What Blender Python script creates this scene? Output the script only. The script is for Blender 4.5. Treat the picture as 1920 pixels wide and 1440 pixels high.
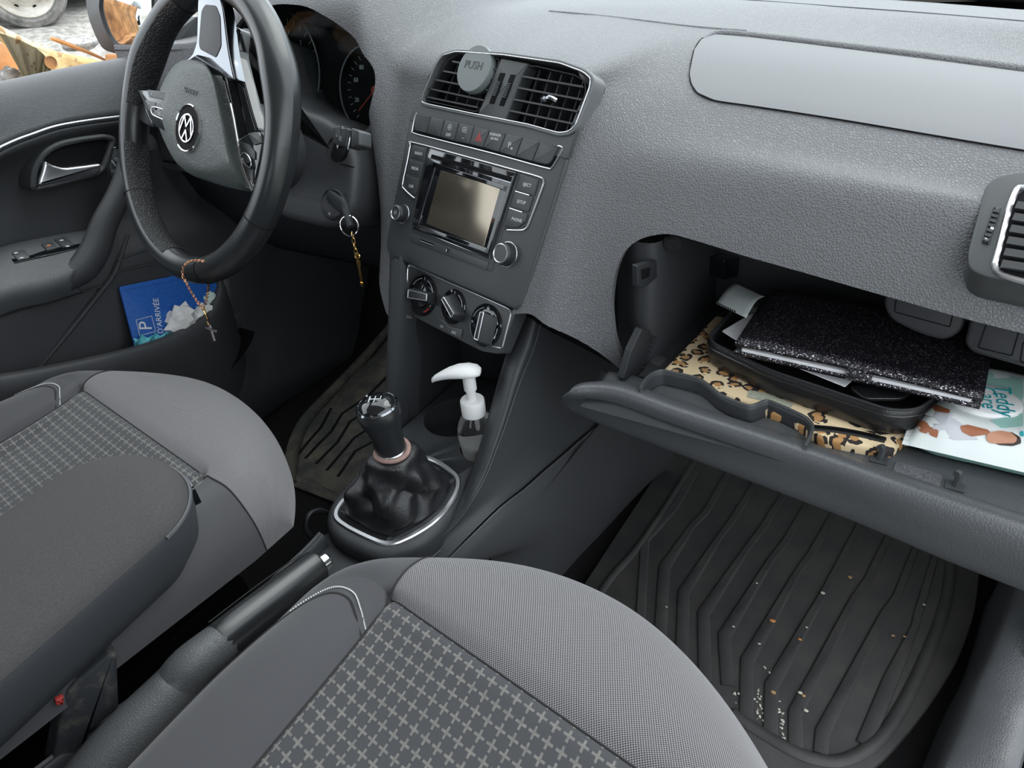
import bpy, math, random
import numpy as np
from mathutils import Vector, Matrix, noise
from math import sin, cos, pi, sqrt, radians, atan2
random.seed(7)
S = bpy.context.scene
COL = S.collection
for o in list(bpy.data.objects): bpy.data.objects.remove(o)

# ------------------------------------------------------------------ camera
CAM = Vector((.475, -.621, .808)); YAW, PIT, ROL, FPX = radians(35.02), radians(34.15), radians(-6.26), 1281.3
FW = Vector((-sin(YAW)*cos(PIT), cos(YAW)*cos(PIT), -sin(PIT)))
_r = Vector((cos(YAW), sin(YAW), 0)); _u = _r.cross(FW)
RT = _r*cos(ROL)+_u*sin(ROL); UP = -_r*sin(ROL)+_u*cos(ROL)
cd = bpy.data.cameras.new('camera'); cam = bpy.data.objects.new('camera', cd); COL.objects.link(cam)
m = Matrix((RT, UP, -FW)).transposed().to_4x4(); m.translation = CAM; cam.matrix_world = m
cd.sensor_fit = 'HORIZONTAL'; cd.sensor_width = 36; cd.lens = FPX*36/1920; cd.clip_start = .02; cd.clip_end = 200
S.camera = cam

# ------------------------------------------------------------------ light
S.view_settings.view_transform = 'Standard'; S.view_settings.look = 'None'
S.view_settings.exposure = 0.45; S.view_settings.gamma = 1; S.view_settings.use_curve_mapping = False
S.cycles.use_denoising = True
S.cycles.max_bounces = 8; S.cycles.diffuse_bounces = 4; S.cycles.transparent_max_bounces = 12
W = bpy.data.worlds.new('overcast'); S.world = W; W.use_nodes = True
nt = W.node_tree; nt.nodes.clear()
wo = nt.nodes.new('ShaderNodeOutputWorld'); bg = nt.nodes.new('ShaderNodeBackground')
tc = nt.nodes.new('ShaderNodeTexCoord'); sx = nt.nodes.new('ShaderNodeSeparateXYZ'); cr = nt.nodes.new('ShaderNodeValToRGB')
nt.links.new(tc.outputs['Generated'], sx.inputs[0]); nt.links.new(sx.outputs['Z'], cr.inputs[0])
cr.color_ramp.elements[0].position = 0.0; cr.color_ramp.elements[0].color = (.30, .31, .28, 1)
cr.color_ramp.elements[1].position = .12; cr.color_ramp.elements[1].color = (.80, .88, .95, 1)
e = cr.color_ramp.elements.new(1.0); e.color = (.93, .97, 1, 1)
nt.links.new(cr.outputs[0], bg.inputs[0]); bg.inputs[1].default_value = 2.3; nt.links.new(bg.outputs[0], wo.inputs[0])
sun = bpy.data.lights.new('sun', 'SUN'); sun.energy = .9; sun.angle = radians(40); sun.color = (1, .98, .95)
so = bpy.data.objects.new('sun', sun); COL.objects.link(so); so.rotation_euler = (radians(-38), radians(12), 0)

# ------------------------------------------------------------------ projection helpers: a point of the photograph on a known plane of the car
def ray(px, py): return FW + RT*((px-960)/FPX) - UP*((py-720)/FPX)
def at(px, py, ax, v):
    d = ray(px, py); k = 'xyz'.index(ax); return CAM + d*((v-CAM[k])/d[k])
class Pl:
    def __init__(s, o, ex, ey):
        s.o = Vector(o); s.ex = Vector(ex).normalized(); s.ez = s.ex.cross(Vector(ey)).normalized(); s.ey = s.ez.cross(s.ex)
    def w(s, u, v, h=0): return s.o + s.ex*u + s.ey*v + s.ez*h
    def q(s, px, py, h=0):
        d = ray(px, py); o = s.o+s.ez*h; t = (o-CAM).dot(s.ez)/d.dot(s.ez); p = CAM+d*t-o
        return (p.dot(s.ex), p.dot(s.ey))
    def P(s, px, py, h=0): u, v = s.q(px, py, h); return s.w(u, v, h)
    def Q(s, pts, h=0): return [s.q(*p, h) for p in pts]

# ------------------------------------------------------------------ geometry makers: each returns (verts, faces, uvs-or-None)
def area2(p): return sum(p[i-1][0]*p[i][1]-p[i][0]*p[i-1][1] for i in range(len(p)))/2
def rp(pts, r=.004, n=5):
    out = []; N = len(pts)
    for i in range(N):
        p = Vector(pts[i][:2]); a = Vector(pts[i-1][:2]); b = Vector(pts[(i+1) % N][:2]); rr = pts[i][2] if len(pts[i]) > 2 else r
        da = a-p; db = b-p; la, lb = da.length, db.length
        if la < 1e-7 or lb < 1e-7: continue
        k = min(rr, la*.48, lb*.48); A = p+da/la*k; B = p+db/lb*k
        for j in range(n+1):
            t = j/n; q = A*(1-t)**2+p*2*t*(1-t)+B*t*t; out.append((q.x, q.y))
    return out
def inset(p, d):
    N = len(p); s = 1 if area2(p) > 0 else -1; out = []
    for i in range(N):
        a = Vector(p[i-1]); b = Vector(p[(i+1) % N]); t = b-a
        if t.length < 1e-9: t = Vector((1, 0))
        t.normalize(); out.append((p[i][0]-t.y*s*d, p[i][1]+t.x*s*d))
    return out
def circ(cx, cy, r, n=32, ry=None): return [(cx+r*cos(2*pi*i/n), cy+(ry or r)*sin(2*pi*i/n)) for i in range(n)]
def rings(R, cap0=True, cap1=True):
    n = len(R[0]); assert all(len(r) == n for r in R), [len(r) for r in R]
    V = [tuple(p) for r in R for p in r]; F = []
    for k in range(len(R)-1):
        for i in range(n):
            j = (i+1) % n; F.append((k*n+i, k*n+j, (k+1)*n+j, (k+1)*n+i))
    if cap0: F.append(tuple(range(n-1, -1, -1)))
    if cap1: F.append(tuple((len(R)-1)*n+i for i in range(n)))
    return V, F, None
def slab(pl, pts, h0, h1, r=.004, bev=.0015, n=5, raw=False):
    o = pts if raw else rp(pts, r, n)
    if area2(o) < 0: o = o[::-1]
    R = [[pl.w(*p, h0) for p in o], [pl.w(*p, h1-bev) for p in o]]
    for k in (1, 2, 3):
        a = k*pi/6; R.append([pl.w(*p, h1-bev+bev*sin(a)) for p in inset(o, bev*(1-cos(a)))])
    return rings(R)
def frame(pl, pts, wd, h0, h1, r=.004, bev=.0008, n=5, inner=None, raw=False):
    o = pts if raw else rp(pts, r, n)
    if area2(o) < 0: o = o[::-1]
    i_ = inner if inner else inset(o, wd)
    if inner and area2(i_) < 0: i_ = i_[::-1]
    R = [[pl.w(*p, h0) for p in o], [pl.w(*p, h1-bev) for p in o], [pl.w(*p, h1) for p in inset(o, bev)],
         [pl.w(*p, h1) for p in inset(i_, -bev)], [pl.w(*p, h1-bev) for p in i_], [pl.w(*p, h0) for p in i_]]
    V, F, _ = rings(R, False, False); n_ = len(o)
    for i in range(n_): j = (i+1) % n_; F.append((5*n_+i, 5*n_+j, j, i))
    return V, F, None
def crom(P, n, closed=False):
    N = len(P); out = []
    rng = range(N if closed else N-1)
    for i in rng:
        p0 = P[(i-1) % N] if closed or i > 0 else P[0]*2-P[1]
        p1 = P[i]; p2 = P[(i+1) % N]
        p3 = P[(i+2) % N] if closed or i+2 < N else P[-1]*2-P[-2]
        for k in range(n):
            t = k/n; out.append(.5*((2*p1)+(p2-p0)*t+(2*p0-5*p1+4*p2-p3)*t*t+(3*p1-p0-3*p2+p3)*t**3))
    if not closed: out.append(P[-1].copy())
    return out
def tube(pts, r, n=10, closed=False, sub=1, flat=None, up=None, caps=True):
    P = [Vector(p) for p in pts]
    if sub > 1:
        rs = r if isinstance(r, (list, tuple)) else None
        if rs: rs = [v.x for v in crom([Vector((x, 0, 0)) for x in rs], sub, closed)]
        P = crom(P, sub, closed); r = rs or r
    N = len(P); R = []; nrm = None
    for i in range(N):
        a = P[i-1] if closed or i > 0 else P[0]; b = P[(i+1) % N] if closed or i < N-1 else P[-1]
        t = (b-a).normalized()
        if up is not None: nrm = Vector(up)-t*t.dot(Vector(up))
        elif nrm is None: nrm = t.orthogonal()
        else: nrm = nrm-t*t.dot(nrm)
        nrm.normalize(); bn = t.cross(nrm); rr = r[i] if isinstance(r, (list, tuple)) else r
        f = flat or 1
        R.append([P[i]+nrm*(rr*f*cos(2*pi*k/n))+bn*(rr*sin(2*pi*k/n)) for k in range(n)])
    V, F, _ = rings(R, caps and not closed, caps and not closed)
    if closed:
        b = (N-1)*n
        for i in range(n): j = (i+1) % n; F.append((b+i, b+j, j, i))
    return V, F, None
def loft(G, su=4, sv=4, solid=0):
    rows = [crom([Vector(p) for p in row], su) if su > 1 else [Vector(p) for p in row] for row in G]
    if sv > 1:
        cols = [crom([rows[r][c] for r in range(len(rows))], sv) for c in range(len(rows[0]))]
        rows = [[cols[c][r] for c in range(len(cols))] for r in range(len(cols[0]))]
    return gridgeo(rows)
def gridgeo(rows):
    nr, nc = len(rows), len(rows[0]); V = [tuple(p) for r in rows for p in r]; F = []; UV = {}
    mr = rows[nr//2]; us = [0]
    for c in range(1, nc): us.append(us[-1]+(mr[c]-mr[c-1]).length)
    vs = [0]
    for r in range(1, nr): vs.append(vs[-1]+(rows[r][nc//2]-rows[r-1][nc//2]).length)
    for r in range(nr-1):
        for c in range(nc-1):
            F.append((r*nc+c, r*nc+c+1, (r+1)*nc+c+1, (r+1)*nc+c))
    uv = [(us[c], vs[r]) for r in range(nr) for c in range(nc)]
    return V, F, uv
def lathe(o, ax, prof, n=32, cap0=True, cap1=True):
    o = Vector(o); ax = Vector(ax).normalized(); a = ax.orthogonal().normalized(); b = ax.cross(a)
    return rings([[o+ax*h+a*(r*cos(2*pi*i/n))+b*(r*sin(2*pi*i/n)) for i in range(n)] for r, h in prof], cap0, cap1)
def bar(a, b, w, h, up=(0, 0, 1)):
    a = Vector(a); b = Vector(b); t = (b-a).normalized(); u = Vector(up); u = (u-t*t.dot(u)).normalized(); s = t.cross(u)
    R = [[p+s*x*w/2+u*y*h/2 for x, y in ((-1, -1), (1, -1), (1, 1), (-1, 1))] for p in (a, b)]
    return rings(R)
def box(lo, hi):
    return rings([[Vector((x, y, z)) for x, y in ((lo[0], lo[1]), (hi[0], lo[1]), (hi[0], hi[1]), (lo[0], hi[1]))] for z in (lo[2], hi[2])])
def blob(c, r, n=14, m_=10, amp=.25, fr=1.3, seed=0):
    c = Vector(c); R = []
    for i in range(m_+1):
        th = pi*i/m_; row = []
        for k in range(n):
            d = Vector((sin(th)*cos(2*pi*k/n), sin(th)*sin(2*pi*k/n), -cos(th)))
            f = 1+amp*noise.noise(d*fr+Vector((seed*7.3, seed, 0)))*2
            row.append(c+Vector((d.x*r[0], d.y*r[1], d.z*r[2]))*f)
        R.append(row)
    return rings(R)

# ------------------------------------------------------------------ object makers
WL = {}
def setp(o, parent):
    if parent is not None:
        o.parent = parent; o.matrix_parent_inverse = Matrix.Translation(-WL[parent.name])
def thing(name, label, cat, loc, group=None):
    o = bpy.data.objects.new(name, None); COL.objects.link(o); o.location = loc; WL[o.name] = Vector(loc); o.empty_display_size = .02
    o['label'] = label; o['category'] = cat
    if group: o['group'] = group
    return o
def tag(o, label, cat, group=None, kind=None):
    o['label'] = label; o['category'] = cat
    if group: o['group'] = group
    if kind: o['kind'] = kind
    return o
def struct(o): o['kind'] = 'structure'; return o
def mk(name, geos, mat, parent=None, sharp=40, label=None, solid=0, flip=False, mats=None, fmat=None):
    if isinstance(geos, tuple): geos = [geos]
    V = []; F = []; U = []; has = False
    for g in geos:
        b = len(V); V += [tuple(v) for v in g[0]]; F += [tuple(i+b for i in f) for f in g[1]]
        if g[2]: has = True; U += g[2]
        else: U += [(0, 0)]*len(g[0])
    lo = [min(v[i] for v in V) for i in range(3)]; hi = [max(v[i] for v in V) for i in range(3)]
    c = Vector([(lo[i]+hi[i])/2 for i in range(3)])
    V = [(v[0]-c.x, v[1]-c.y, v[2]-c.z) for v in V]
    assert max(max(f) for f in F) < len(V) and all(len(set(f)) == len(f) for f in F if len(f) < 5), name
    assert all(math.isfinite(x) for v in V for x in v), name
    me = bpy.data.meshes.new(name); me.from_pydata(V, [], F); me.update()
    if has:
        ul = me.uv_layers.new(name='UVMap')
        for l in me.loops: ul.data[l.index].uv = U[l.vertex_index]
    import bmesh
    bm = bmesh.new(); bm.from_mesh(me)
    if not has: bmesh.ops.recalc_face_normals(bm, faces=bm.faces)
    bm.to_mesh(me); bm.free()
    if flip: me.flip_normals()
    for p in me.polygons: p.use_smooth = True
    me.set_sharp_from_angle(angle=radians(sharp))
    for mt in (mats or [mat]): me.materials.append(mt)
    o = bpy.data.objects.new(name, me); COL.objects.link(o); o.location = c; WL[o.name] = c
    if solid:
        md = o.modifiers.new('thickness', 'SOLIDIFY'); md.thickness = abs(solid); md.offset = -1 if solid > 0 else 1
    setp(o, parent)
    if label: o['label'] = label
    return o
def copy_tree(o, delta, parent=None):
    c = o.copy(); COL.objects.link(c); WL[c.name] = WL[o.name]
    if parent is None: c.location = o.location+delta; WL[c.name] = WL[o.name]+delta
    else: c.parent = parent; c.matrix_parent_inverse = o.matrix_parent_inverse
    for ch in o.children: copy_tree(ch, delta, c)
    return c
def textgeo(pl, s, u, v, size, h=0, ang=0, ext=.0002, sx=1.0, align='CENTER', space=1.0):
    cu = bpy.data.curves.new('t', 'FONT'); cu.body = s; cu.size = size; cu.extrude = ext; cu.align_x = align; cu.align_y = 'CENTER'; cu.space_character = space
    cu.resolution_u = 4
    to = bpy.data.objects.new('t', cu); COL.objects.link(to)
    dg = bpy.context.evaluated_depsgraph_get(); dg.update()
    me = bpy.data.meshes.new_from_object(to.evaluated_get(dg))
    ca, sa = cos(ang), sin(ang); V = []
    for p in me.vertices:
        x, y = p.co.x*sx, p.co.y; V.append(pl.w(u+x*ca-y*sa, v+x*sa+y*ca, h+p.co.z))
    F = [tuple(p.vertices) for p in me.polygons]
    bpy.data.objects.remove(to); bpy.data.meshes.remove(me); bpy.data.curves.remove(cu)
    return V, F, None

def carve(o, cutters):
    """cut holes one at a time; a cut that collapses the mesh is tried again with the cutter nudged"""
    for c in cutters:
        n0 = len(o.data.polygons); base = c.location.copy(); done = False
        for dx in ((0, 0, 0), (.0004, .0003, .0002), (-.0005, .0006, -.0003), (.0009, -.0007, .0005)):
            for slf in (False, True):
                c.location = base+Vector(dx); md = o.modifiers.new('cut', 'BOOLEAN'); md.operation = 'DIFFERENCE'; md.object = c; md.solver = 'EXACT'; md.use_self = slf
                dg = bpy.context.evaluated_depsgraph_get(); dg.update(); nm = bpy.data.meshes.new_from_object(o.evaluated_get(dg)); o.modifiers.remove(md)
                k = o.data; d0 = max(v.co.x for v in k.vertices)-min(v.co.x for v in k.vertices)
                ok = len(nm.polygons) > n0*.55 and (max(v.co.x for v in nm.vertices)-min(v.co.x for v in nm.vertices)) > d0*.97
                if ok: o.data = nm; done = True; break
                bpy.data.meshes.remove(nm)
            if done: break
        if not done: print('CARVE FAILED', o.name, c.name)
        bpy.data.objects.remove(c)
    o.data.set_sharp_from_angle(angle=radians(45))
def apply_mods(o):
    dg = bpy.context.evaluated_depsgraph_get(); dg.update(); nm = bpy.data.meshes.new_from_object(o.evaluated_get(dg)); o.modifiers.clear(); o.data = nm
# ------------------------------------------------------------------ materials
def nodes(name):
    m = bpy.data.materials.new(name); m.use_nodes = True; nt = m.node_tree; b = nt.nodes['Principled BSDF']; return m, nt, b
def mix(nt, f, a, b):
    n = nt.nodes.new('ShaderNodeMix'); n.data_type = 'RGBA'
    for s, v in ((0, f), (6, a), (7, b)):
        if hasattr(v, 'is_linked'): nt.links.new(v, n.inputs[s])
        else: n.inputs[s].default_value = v if s == 0 else (*v[:3], 1)
    return n.outputs[2]
def math_(nt, op, a, b=0, c=0):
    n = nt.nodes.new('ShaderNodeMath'); n.operation = op
    for i, v in enumerate((a, b, c)):
        if hasattr(v, 'is_linked'): nt.links.new(v, n.inputs[i])
        else: n.inputs[i].default_value = v
    return n.outputs[0]
def coord(nt, kind='Object'): return nt.nodes.new('ShaderNodeTexCoord').outputs[kind]
def tex(nt, kind, scale, vec=None, **kw):
    n = nt.nodes.new('ShaderNodeTex'+kind); n.inputs['Scale'].default_value = scale
    for k, v in kw.items():
        if k in n.inputs: n.inputs[k].default_value = v
        else: setattr(n, k, v)
    if vec is not None: nt.links.new(vec, n.inputs['Vector'])
    return n
def bump(nt, b, hsock, strength, dist):
    n = nt.nodes.new('ShaderNodeBump'); n.inputs['Strength'].default_value = strength; n.inputs['Distance'].default_value = dist
    nt.links.new(hsock, n.inputs['Height']); nt.links.new(n.outputs[0], b.inputs['Normal']); return n
def plain(name, col, rough=.5, metal=0, spec=.5, coat=0, emis=None, trans=0, ior=1.45, alpha=1):
    m, nt, b = nodes(name); b.inputs['Base Color'].default_value = (*col, 1); b.inputs['Roughness'].default_value = rough
    b.inputs['Metallic'].default_value = metal; b.inputs['Specular IOR Level'].default_value = spec; b.inputs['Coat Weight'].default_value = coat
    b.inputs['Transmission Weight'].default_value = trans; b.inputs['IOR'].default_value = ior; b.inputs['Alpha'].default_value = alpha
    return m
def grain(name, col, rough=.5, scale=420, st=.5, dist=.0006, var=.12, spec=.5, dust=0, smooth=False):
    m, nt, b = nodes(name); c = coord(nt)
    v = tex(nt, 'Voronoi', scale, c, feature='DISTANCE_TO_EDGE')
    n = tex(nt, 'Noise', scale*.5, c, Detail=2)
    h = math_(nt, 'MINIMUM', v.outputs['Distance'], .22); h = math_(nt, 'ADD', math_(nt, 'MULTIPLY', h, 3), math_(nt, 'MULTIPLY', n.outputs[0], .5))
    bump(nt, b, h, st, dist)
    big = tex(nt, 'Noise', 9, c, Detail=4)
    cc = mix(nt, big.outputs[0], [x*(1-var) for x in col], [x*(1+var) for x in col])
    if dust:
        dn = tex(nt, 'Noise', 900, c, Detail=1); dm = math_(nt, 'GREATER_THAN', dn.outputs[0], 1-dust)
        cc = mix(nt, dm, cc, (.45, .43, .4))
    nt.links.new(cc, b.inputs['Base Color']); b.inputs['Roughness'].default_value = rough; b.inputs['Specular IOR Level'].default_value = spec
    return m
def noisy(name, c1, c2, scale=40, rough=.9, st=.4, dist=.002, metal=0, detail=6, lo=.35, hi=.65, spec=.3, coordk='Object'):
    m, nt, b = nodes(name); c = coord(nt, coordk); n = tex(nt, 'Noise', scale, c, Detail=detail, Roughness=.65)
    r = nt.nodes.new('ShaderNodeMapRange'); nt.links.new(n.outputs[0], r.inputs[0]); r.inputs[1].default_value = lo; r.inputs[2].default_value = hi
    nt.links.new(mix(nt, r.outputs[0], c1, c2), b.inputs['Base Color']); b.inputs['Roughness'].default_value = rough; b.inputs['Metallic'].default_value = metal
    b.inputs['Specular IOR Level'].default_value = spec
    bump(nt, b, n.outputs[0], st, dist); return m
def uvsep(nt, kind='UV'):
    s = nt.nodes.new('ShaderNodeSeparateXYZ'); nt.links.new(coord(nt, kind), s.inputs[0]); return s.outputs[0], s.outputs[1], s.outputs[2]
def fabric(name, kind):
    m, nt, b = nodes(name); u, v, _ = uvsep(nt)
    b.inputs['Roughness'].default_value = .9; b.inputs['Specular IOR Level'].default_value = .15; b.inputs['Sheen Weight'].default_value = .25; b.inputs['Sheen Roughness'].default_value = .5
    def fr(x, s): return math_(nt, 'FRACT', math_(nt, 'MULTIPLY', x, s))
    def wv(x, s): return math_(nt, 'SINE', math_(nt, 'MULTIPLY', x, s*2*pi))
    P = 1/.00135
    if kind == 'plain':
        w = math_(nt, 'MULTIPLY', wv(u, 1/.0011), wv(v, 1/.0011)); base = mix(nt, math_(nt, 'ADD', math_(nt, 'MULTIPLY', w, .5), .5), (.052, .052, .056), (.085, .084, .09))
        nt.links.new(base, b.inputs['Base Color']); bump(nt, b, w, .25, .0002)
    elif kind == 'twill':
        w1 = math_(nt, 'MULTIPLY', wv(math_(nt, 'ADD', u, math_(nt, 'MULTIPLY', v, .5)), 1/.0020), wv(v, 1/.0017))
        k = math_(nt, 'GREATER_THAN', w1, -.05)
        base = mix(nt, k, (.042, .040, .045), (.24, .233, .24)); nt.links.new(base, b.inputs['Base Color']); bump(nt, b, w1, .3, .0003)
    else:
        p = .0110
        cu = math_(nt, 'FLOOR', math_(nt, 'DIVIDE', u, p)); cv = math_(nt, 'FLOOR', math_(nt, 'DIVIDE', v, p))
        fu = math_(nt, 'ABSOLUTE', math_(nt, 'SUBTRACT', math_(nt, 'FRACT', math_(nt, 'DIVIDE', u, p)), .5))
        fv = math_(nt, 'ABSOLUTE', math_(nt, 'SUBTRACT', math_(nt, 'FRACT', math_(nt, 'DIVIDE', v, p)), .5))
        # crossing dashes: a short bar each way round every lattice point, offset like a basket weave
        u2 = math_(nt, 'ABSOLUTE', math_(nt, 'SUBTRACT', math_(nt, 'FRACT', math_(nt, 'ADD', math_(nt, 'DIVIDE', u, p), .0)), .5))
        v2 = math_(nt, 'ABSOLUTE', math_(nt, 'SUBTRACT', math_(nt, 'FRACT', math_(nt, 'ADD', math_(nt, 'DIVIDE', v, p), .0)), .5))
        a1 = math_(nt, 'MULTIPLY', math_(nt, 'LESS_THAN', fu, .085), math_(nt, 'LESS_THAN', v2, .40))
        a2 = math_(nt, 'MULTIPLY', math_(nt, 'LESS_THAN', fv, .085), math_(nt, 'LESS_THAN', u2, .40))
        k = math_(nt, 'MAXIMUM', a1, a2)
        th = math_(nt, 'GREATER_THAN', math_(nt, 'MULTIPLY', wv(math_(nt, 'ADD', u, v), 1/.0018), wv(math_(nt, 'SUBTRACT', u, v), 1/.0018)), -.1)
        nz = tex(nt, 'Noise', 300, coord(nt, 'UV'), Detail=1)
        k = math_(nt, 'MULTIPLY', math_(nt, 'MULTIPLY', k, th), math_(nt, 'MULTIPLY_ADD', nz.outputs[0], .9, .30))
        base = mix(nt, th, (.042, .043, .046), (.068, .070, .075)); nt.links.new(mix(nt, k, base, (.30, .285, .26)), b.inputs['Base Color'])
        bump(nt, b, th, .15, .0002)
    return m
M = {}
M['pad'] = grain('grained_dash_vinyl', (.140, .142, .150), .50, 360, .8, .0009, .03)
M['airbag'] = grain('fine_dash_vinyl', (.160, .163, .172), .55, 700, .25, .0003, .02)
M['door'] = grain('door_vinyl', (.095, .100, .106), .45, 420, .45, .0006, .05)
M['doorp'] = grain('door_hard_plastic', (.048, .050, .054), .52, 600, .25, .0003, .05)
M['plas'] = grain('charcoal_plastic', (.050, .054, .057), .42, 900, .15, .0002, .03)
M['plasd'] = grain('dark_plastic', (.022, .024, .027), .48, 600, .25, .0003, .08, dust=.0)
M['cons'] = grain('console_plastic', (.040, .043, .048), .50, 600, .3, .0003, .05)
M['lid'] = grain('lid_plastic', (.075, .079, .085), .32, 380, .4, .0004, .04)
M['liner'] = grain('liner_plastic', (.034, .036, .040), .55, 500, .3, .0003, .08)
M['shroud'] = grain('shroud_vinyl', (.050, .052, .056), .45, 420, .35, .0005, .04)
M['hub'] = grain('airbag_vinyl', (.14, .155, .150), .48, 420, .8, .0010, .03)
M['black'] = plain('matte_black', (.006, .006, .007), .7, spec=.15)
M['gloss'] = plain('gloss_black', (.008, .009, .011), .06, coat=.6)
M['slat'] = plain('vent_slat', (.035, .037, .04), .4)
M['leather'] = grain('wheel_leather', (.020, .022, .024), .28, 500, .12, .0002, .15, spec=.6)
M['leatherp'] = grain('perforated_leather', (.014, .015, .016), .55, 260, .9, .0012, .1)
M['boot'] = grain('boot_leather', (.014, .015, .017), .38, 380, .35, .0004, .1)
M['chrome'] = plain('chrome', (.82, .82, .84), .08, 1)
M['satin'] = plain('satin_silver', (.74, .74, .77), .30, 1)
M['bchrome'] = plain('dark_chrome', (.25, .26, .28), .12, 1)
M['gold'] = plain('gold', (.85, .56, .20), .22, 1)
M['rose'] = plain('rose_gold', (.62, .33, .20), .28, 1)
M['white'] = plain('white_legend', (.62, .64, .66), .6)
M['red'] = plain('red_legend', (.55, .06, .05), .5)
M['orange'] = plain('orange_legend', (.75, .28, .12), .5)
M['blueleg'] = plain('blue_legend', (.15, .3, .6), .5)
M['rubber'] = noisy('black_rubber', (.038, .038, .040), (.075, .071, .067), 14, .6, .15, .001, lo=.3, hi=.75, spec=.4)
M['rubberd'] = noisy('dusty_rubber', (.050, .051, .050), (.19, .165, .12), 16, .65, .2, .001, lo=.42, hi=.8, spec=.35)
M['carpet'] = noisy('carpet', (.004, .004, .005), (.022, .021, .021), 600, 1, 1, .003, lo=.4, hi=.7)
M['plainf'] = fabric('plain_seat_cloth', 'plain'); M['twill'] = fabric('twill_seat_cloth', 'twill'); M['insertf'] = fabric('lattice_seat_cloth', 'lattice')
M['armf'] = noisy('warm_grey_cloth', (.060, .057, .057), (.078, .075, .075), 700, .9, .2, .0003)
M['thread'] = plain('white_thread', (.6, .6, .6), .8)
M['dthread'] = plain('dark_thread', (.02, .02, .02), .8)
M['whitep'] = plain('white_plastic', (.80, .80, .80), .35)
M['headl'] = noisy('headliner', (.45, .45, .44), (.5, .5, .49), 200, .95, .2, .001)
M['screen'] = plain('lcd_screen', (.27, .235, .185), .20, .8)  # bronze tint is the cabin's reflection, put into the screen's colour
from mathutils.bvhtree import BVHTree
def sst(t): t = max(0, min(1, t)); return t*t*(3-2*t)
def rs(q, sc, ox, oy): return [(ox+p[0]/sc, oy+p[1]/sc) for p in q]      # zoomed crop -> photo pixels
# ================================================================== SETTING
cg = struct(mk('floor', gridgeo([[Vector((x, y, .0+.17*math.exp(-((x-.0)/.09)**4)*(1 if y < 0 else max(0, 1-y/.35)) + .25*sst((y-.28)/.3))) for x in np.linspace(-.74, .74, 60)] for y in np.linspace(-1.6, .60, 45)]), M['carpet'], flip=False))
ceil = struct(mk('ceiling', loft([[(-.60, -1.7, 1.10), (-.3, -1.7, 1.16), (.3, -1.7, 1.16), (.60, -1.7, 1.10)], [(-.60, -.9, 1.17), (-.3, -.9, 1.22), (.3, -.9, 1.22), (.60, -.9, 1.17)], [(-.58, -.1, 1.10), (-.3, -.1, 1.16), (.3, -.1, 1.16), (.58, -.1, 1.10)]], 4, 4), M['headl'], solid=.02))
struct(mk('wall_rear', [box((-.7, -1.72, 0), (.7, -1.68, .72)), box((-.7, -1.5, .72), (.7, -1.72, .74))], M['doorp']))
struct(mk('wall_front', box((-.76, .60, -.02), (.76, .63, .655)), M['carpet']))
def thin_glass(name, tint=(1, 1, 1), f=.06):
    m, nt, b = nodes(name); out = nt.nodes['Material Output']; t = nt.nodes.new('ShaderNodeBsdfTransparent'); g = nt.nodes.new('ShaderNodeBsdfGlossy'); g.inputs['Roughness'].default_value = .02
    t.inputs[0].default_value = (*tint, 1); lw = nt.nodes.new('ShaderNodeLayerWeight'); lw.inputs[0].default_value = .25; mx = nt.nodes.new('ShaderNodeMixShader')
    nt.links.new(math_(nt, 'MULTIPLY', lw.outputs['Fresnel'], f*5), mx.inputs[0]); nt.links.new(t.outputs[0], mx.inputs[1]); nt.links.new(g.outputs[0], mx.inputs[2]); nt.links.new(mx.outputs[0], out.inputs[0]); return m
M['glass'] = thin_glass('window_glass', (.93, .97, .96), .03)
ws = struct(mk('window_1', loft([[(-.70, .50, .66), (-.3, .60, .69), (.3, .60, .69), (.70, .50, .66)], [(-.62, .20, .92), (-.3, .27, .95), (.3, .27, .95), (.62, .20, .92)], [(-.55, -.10, 1.12), (-.3, -.07, 1.16), (.3, -.07, 1.16), (.55, -.10, 1.12)]], 5, 4), M['glass']))
struct(mk('trim_1', tube([(-.72, .46, .66), (-.64, .18, .93), (-.57, -.12, 1.13), (-.60, -.9, 1.18), (-.62, -1.65, 1.1)], .028, 10, sub=6), M['plasd']))
struct(mk('trim_2', tube([(.72, .46, .66), (.64, .18, .93), (.57, -.12, 1.13), (.60, -.9, 1.18), (.62, -1.65, 1.1)], .028, 10, sub=6), M['plasd']))
# black ceramic band and cowl at the foot of the windscreen
struct(mk('trim_3', gridgeo([[Vector((x, .505+.09*(1-(x/.7)**2)+dy, .655+.03*(1-(x/.7)**2)+dz)) for x in np.linspace(-.7, .7, 20)] for dy, dz in ((-.02, .0), (.05, .004), (.3, -.05))]), M['black'], solid=.006))

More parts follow.
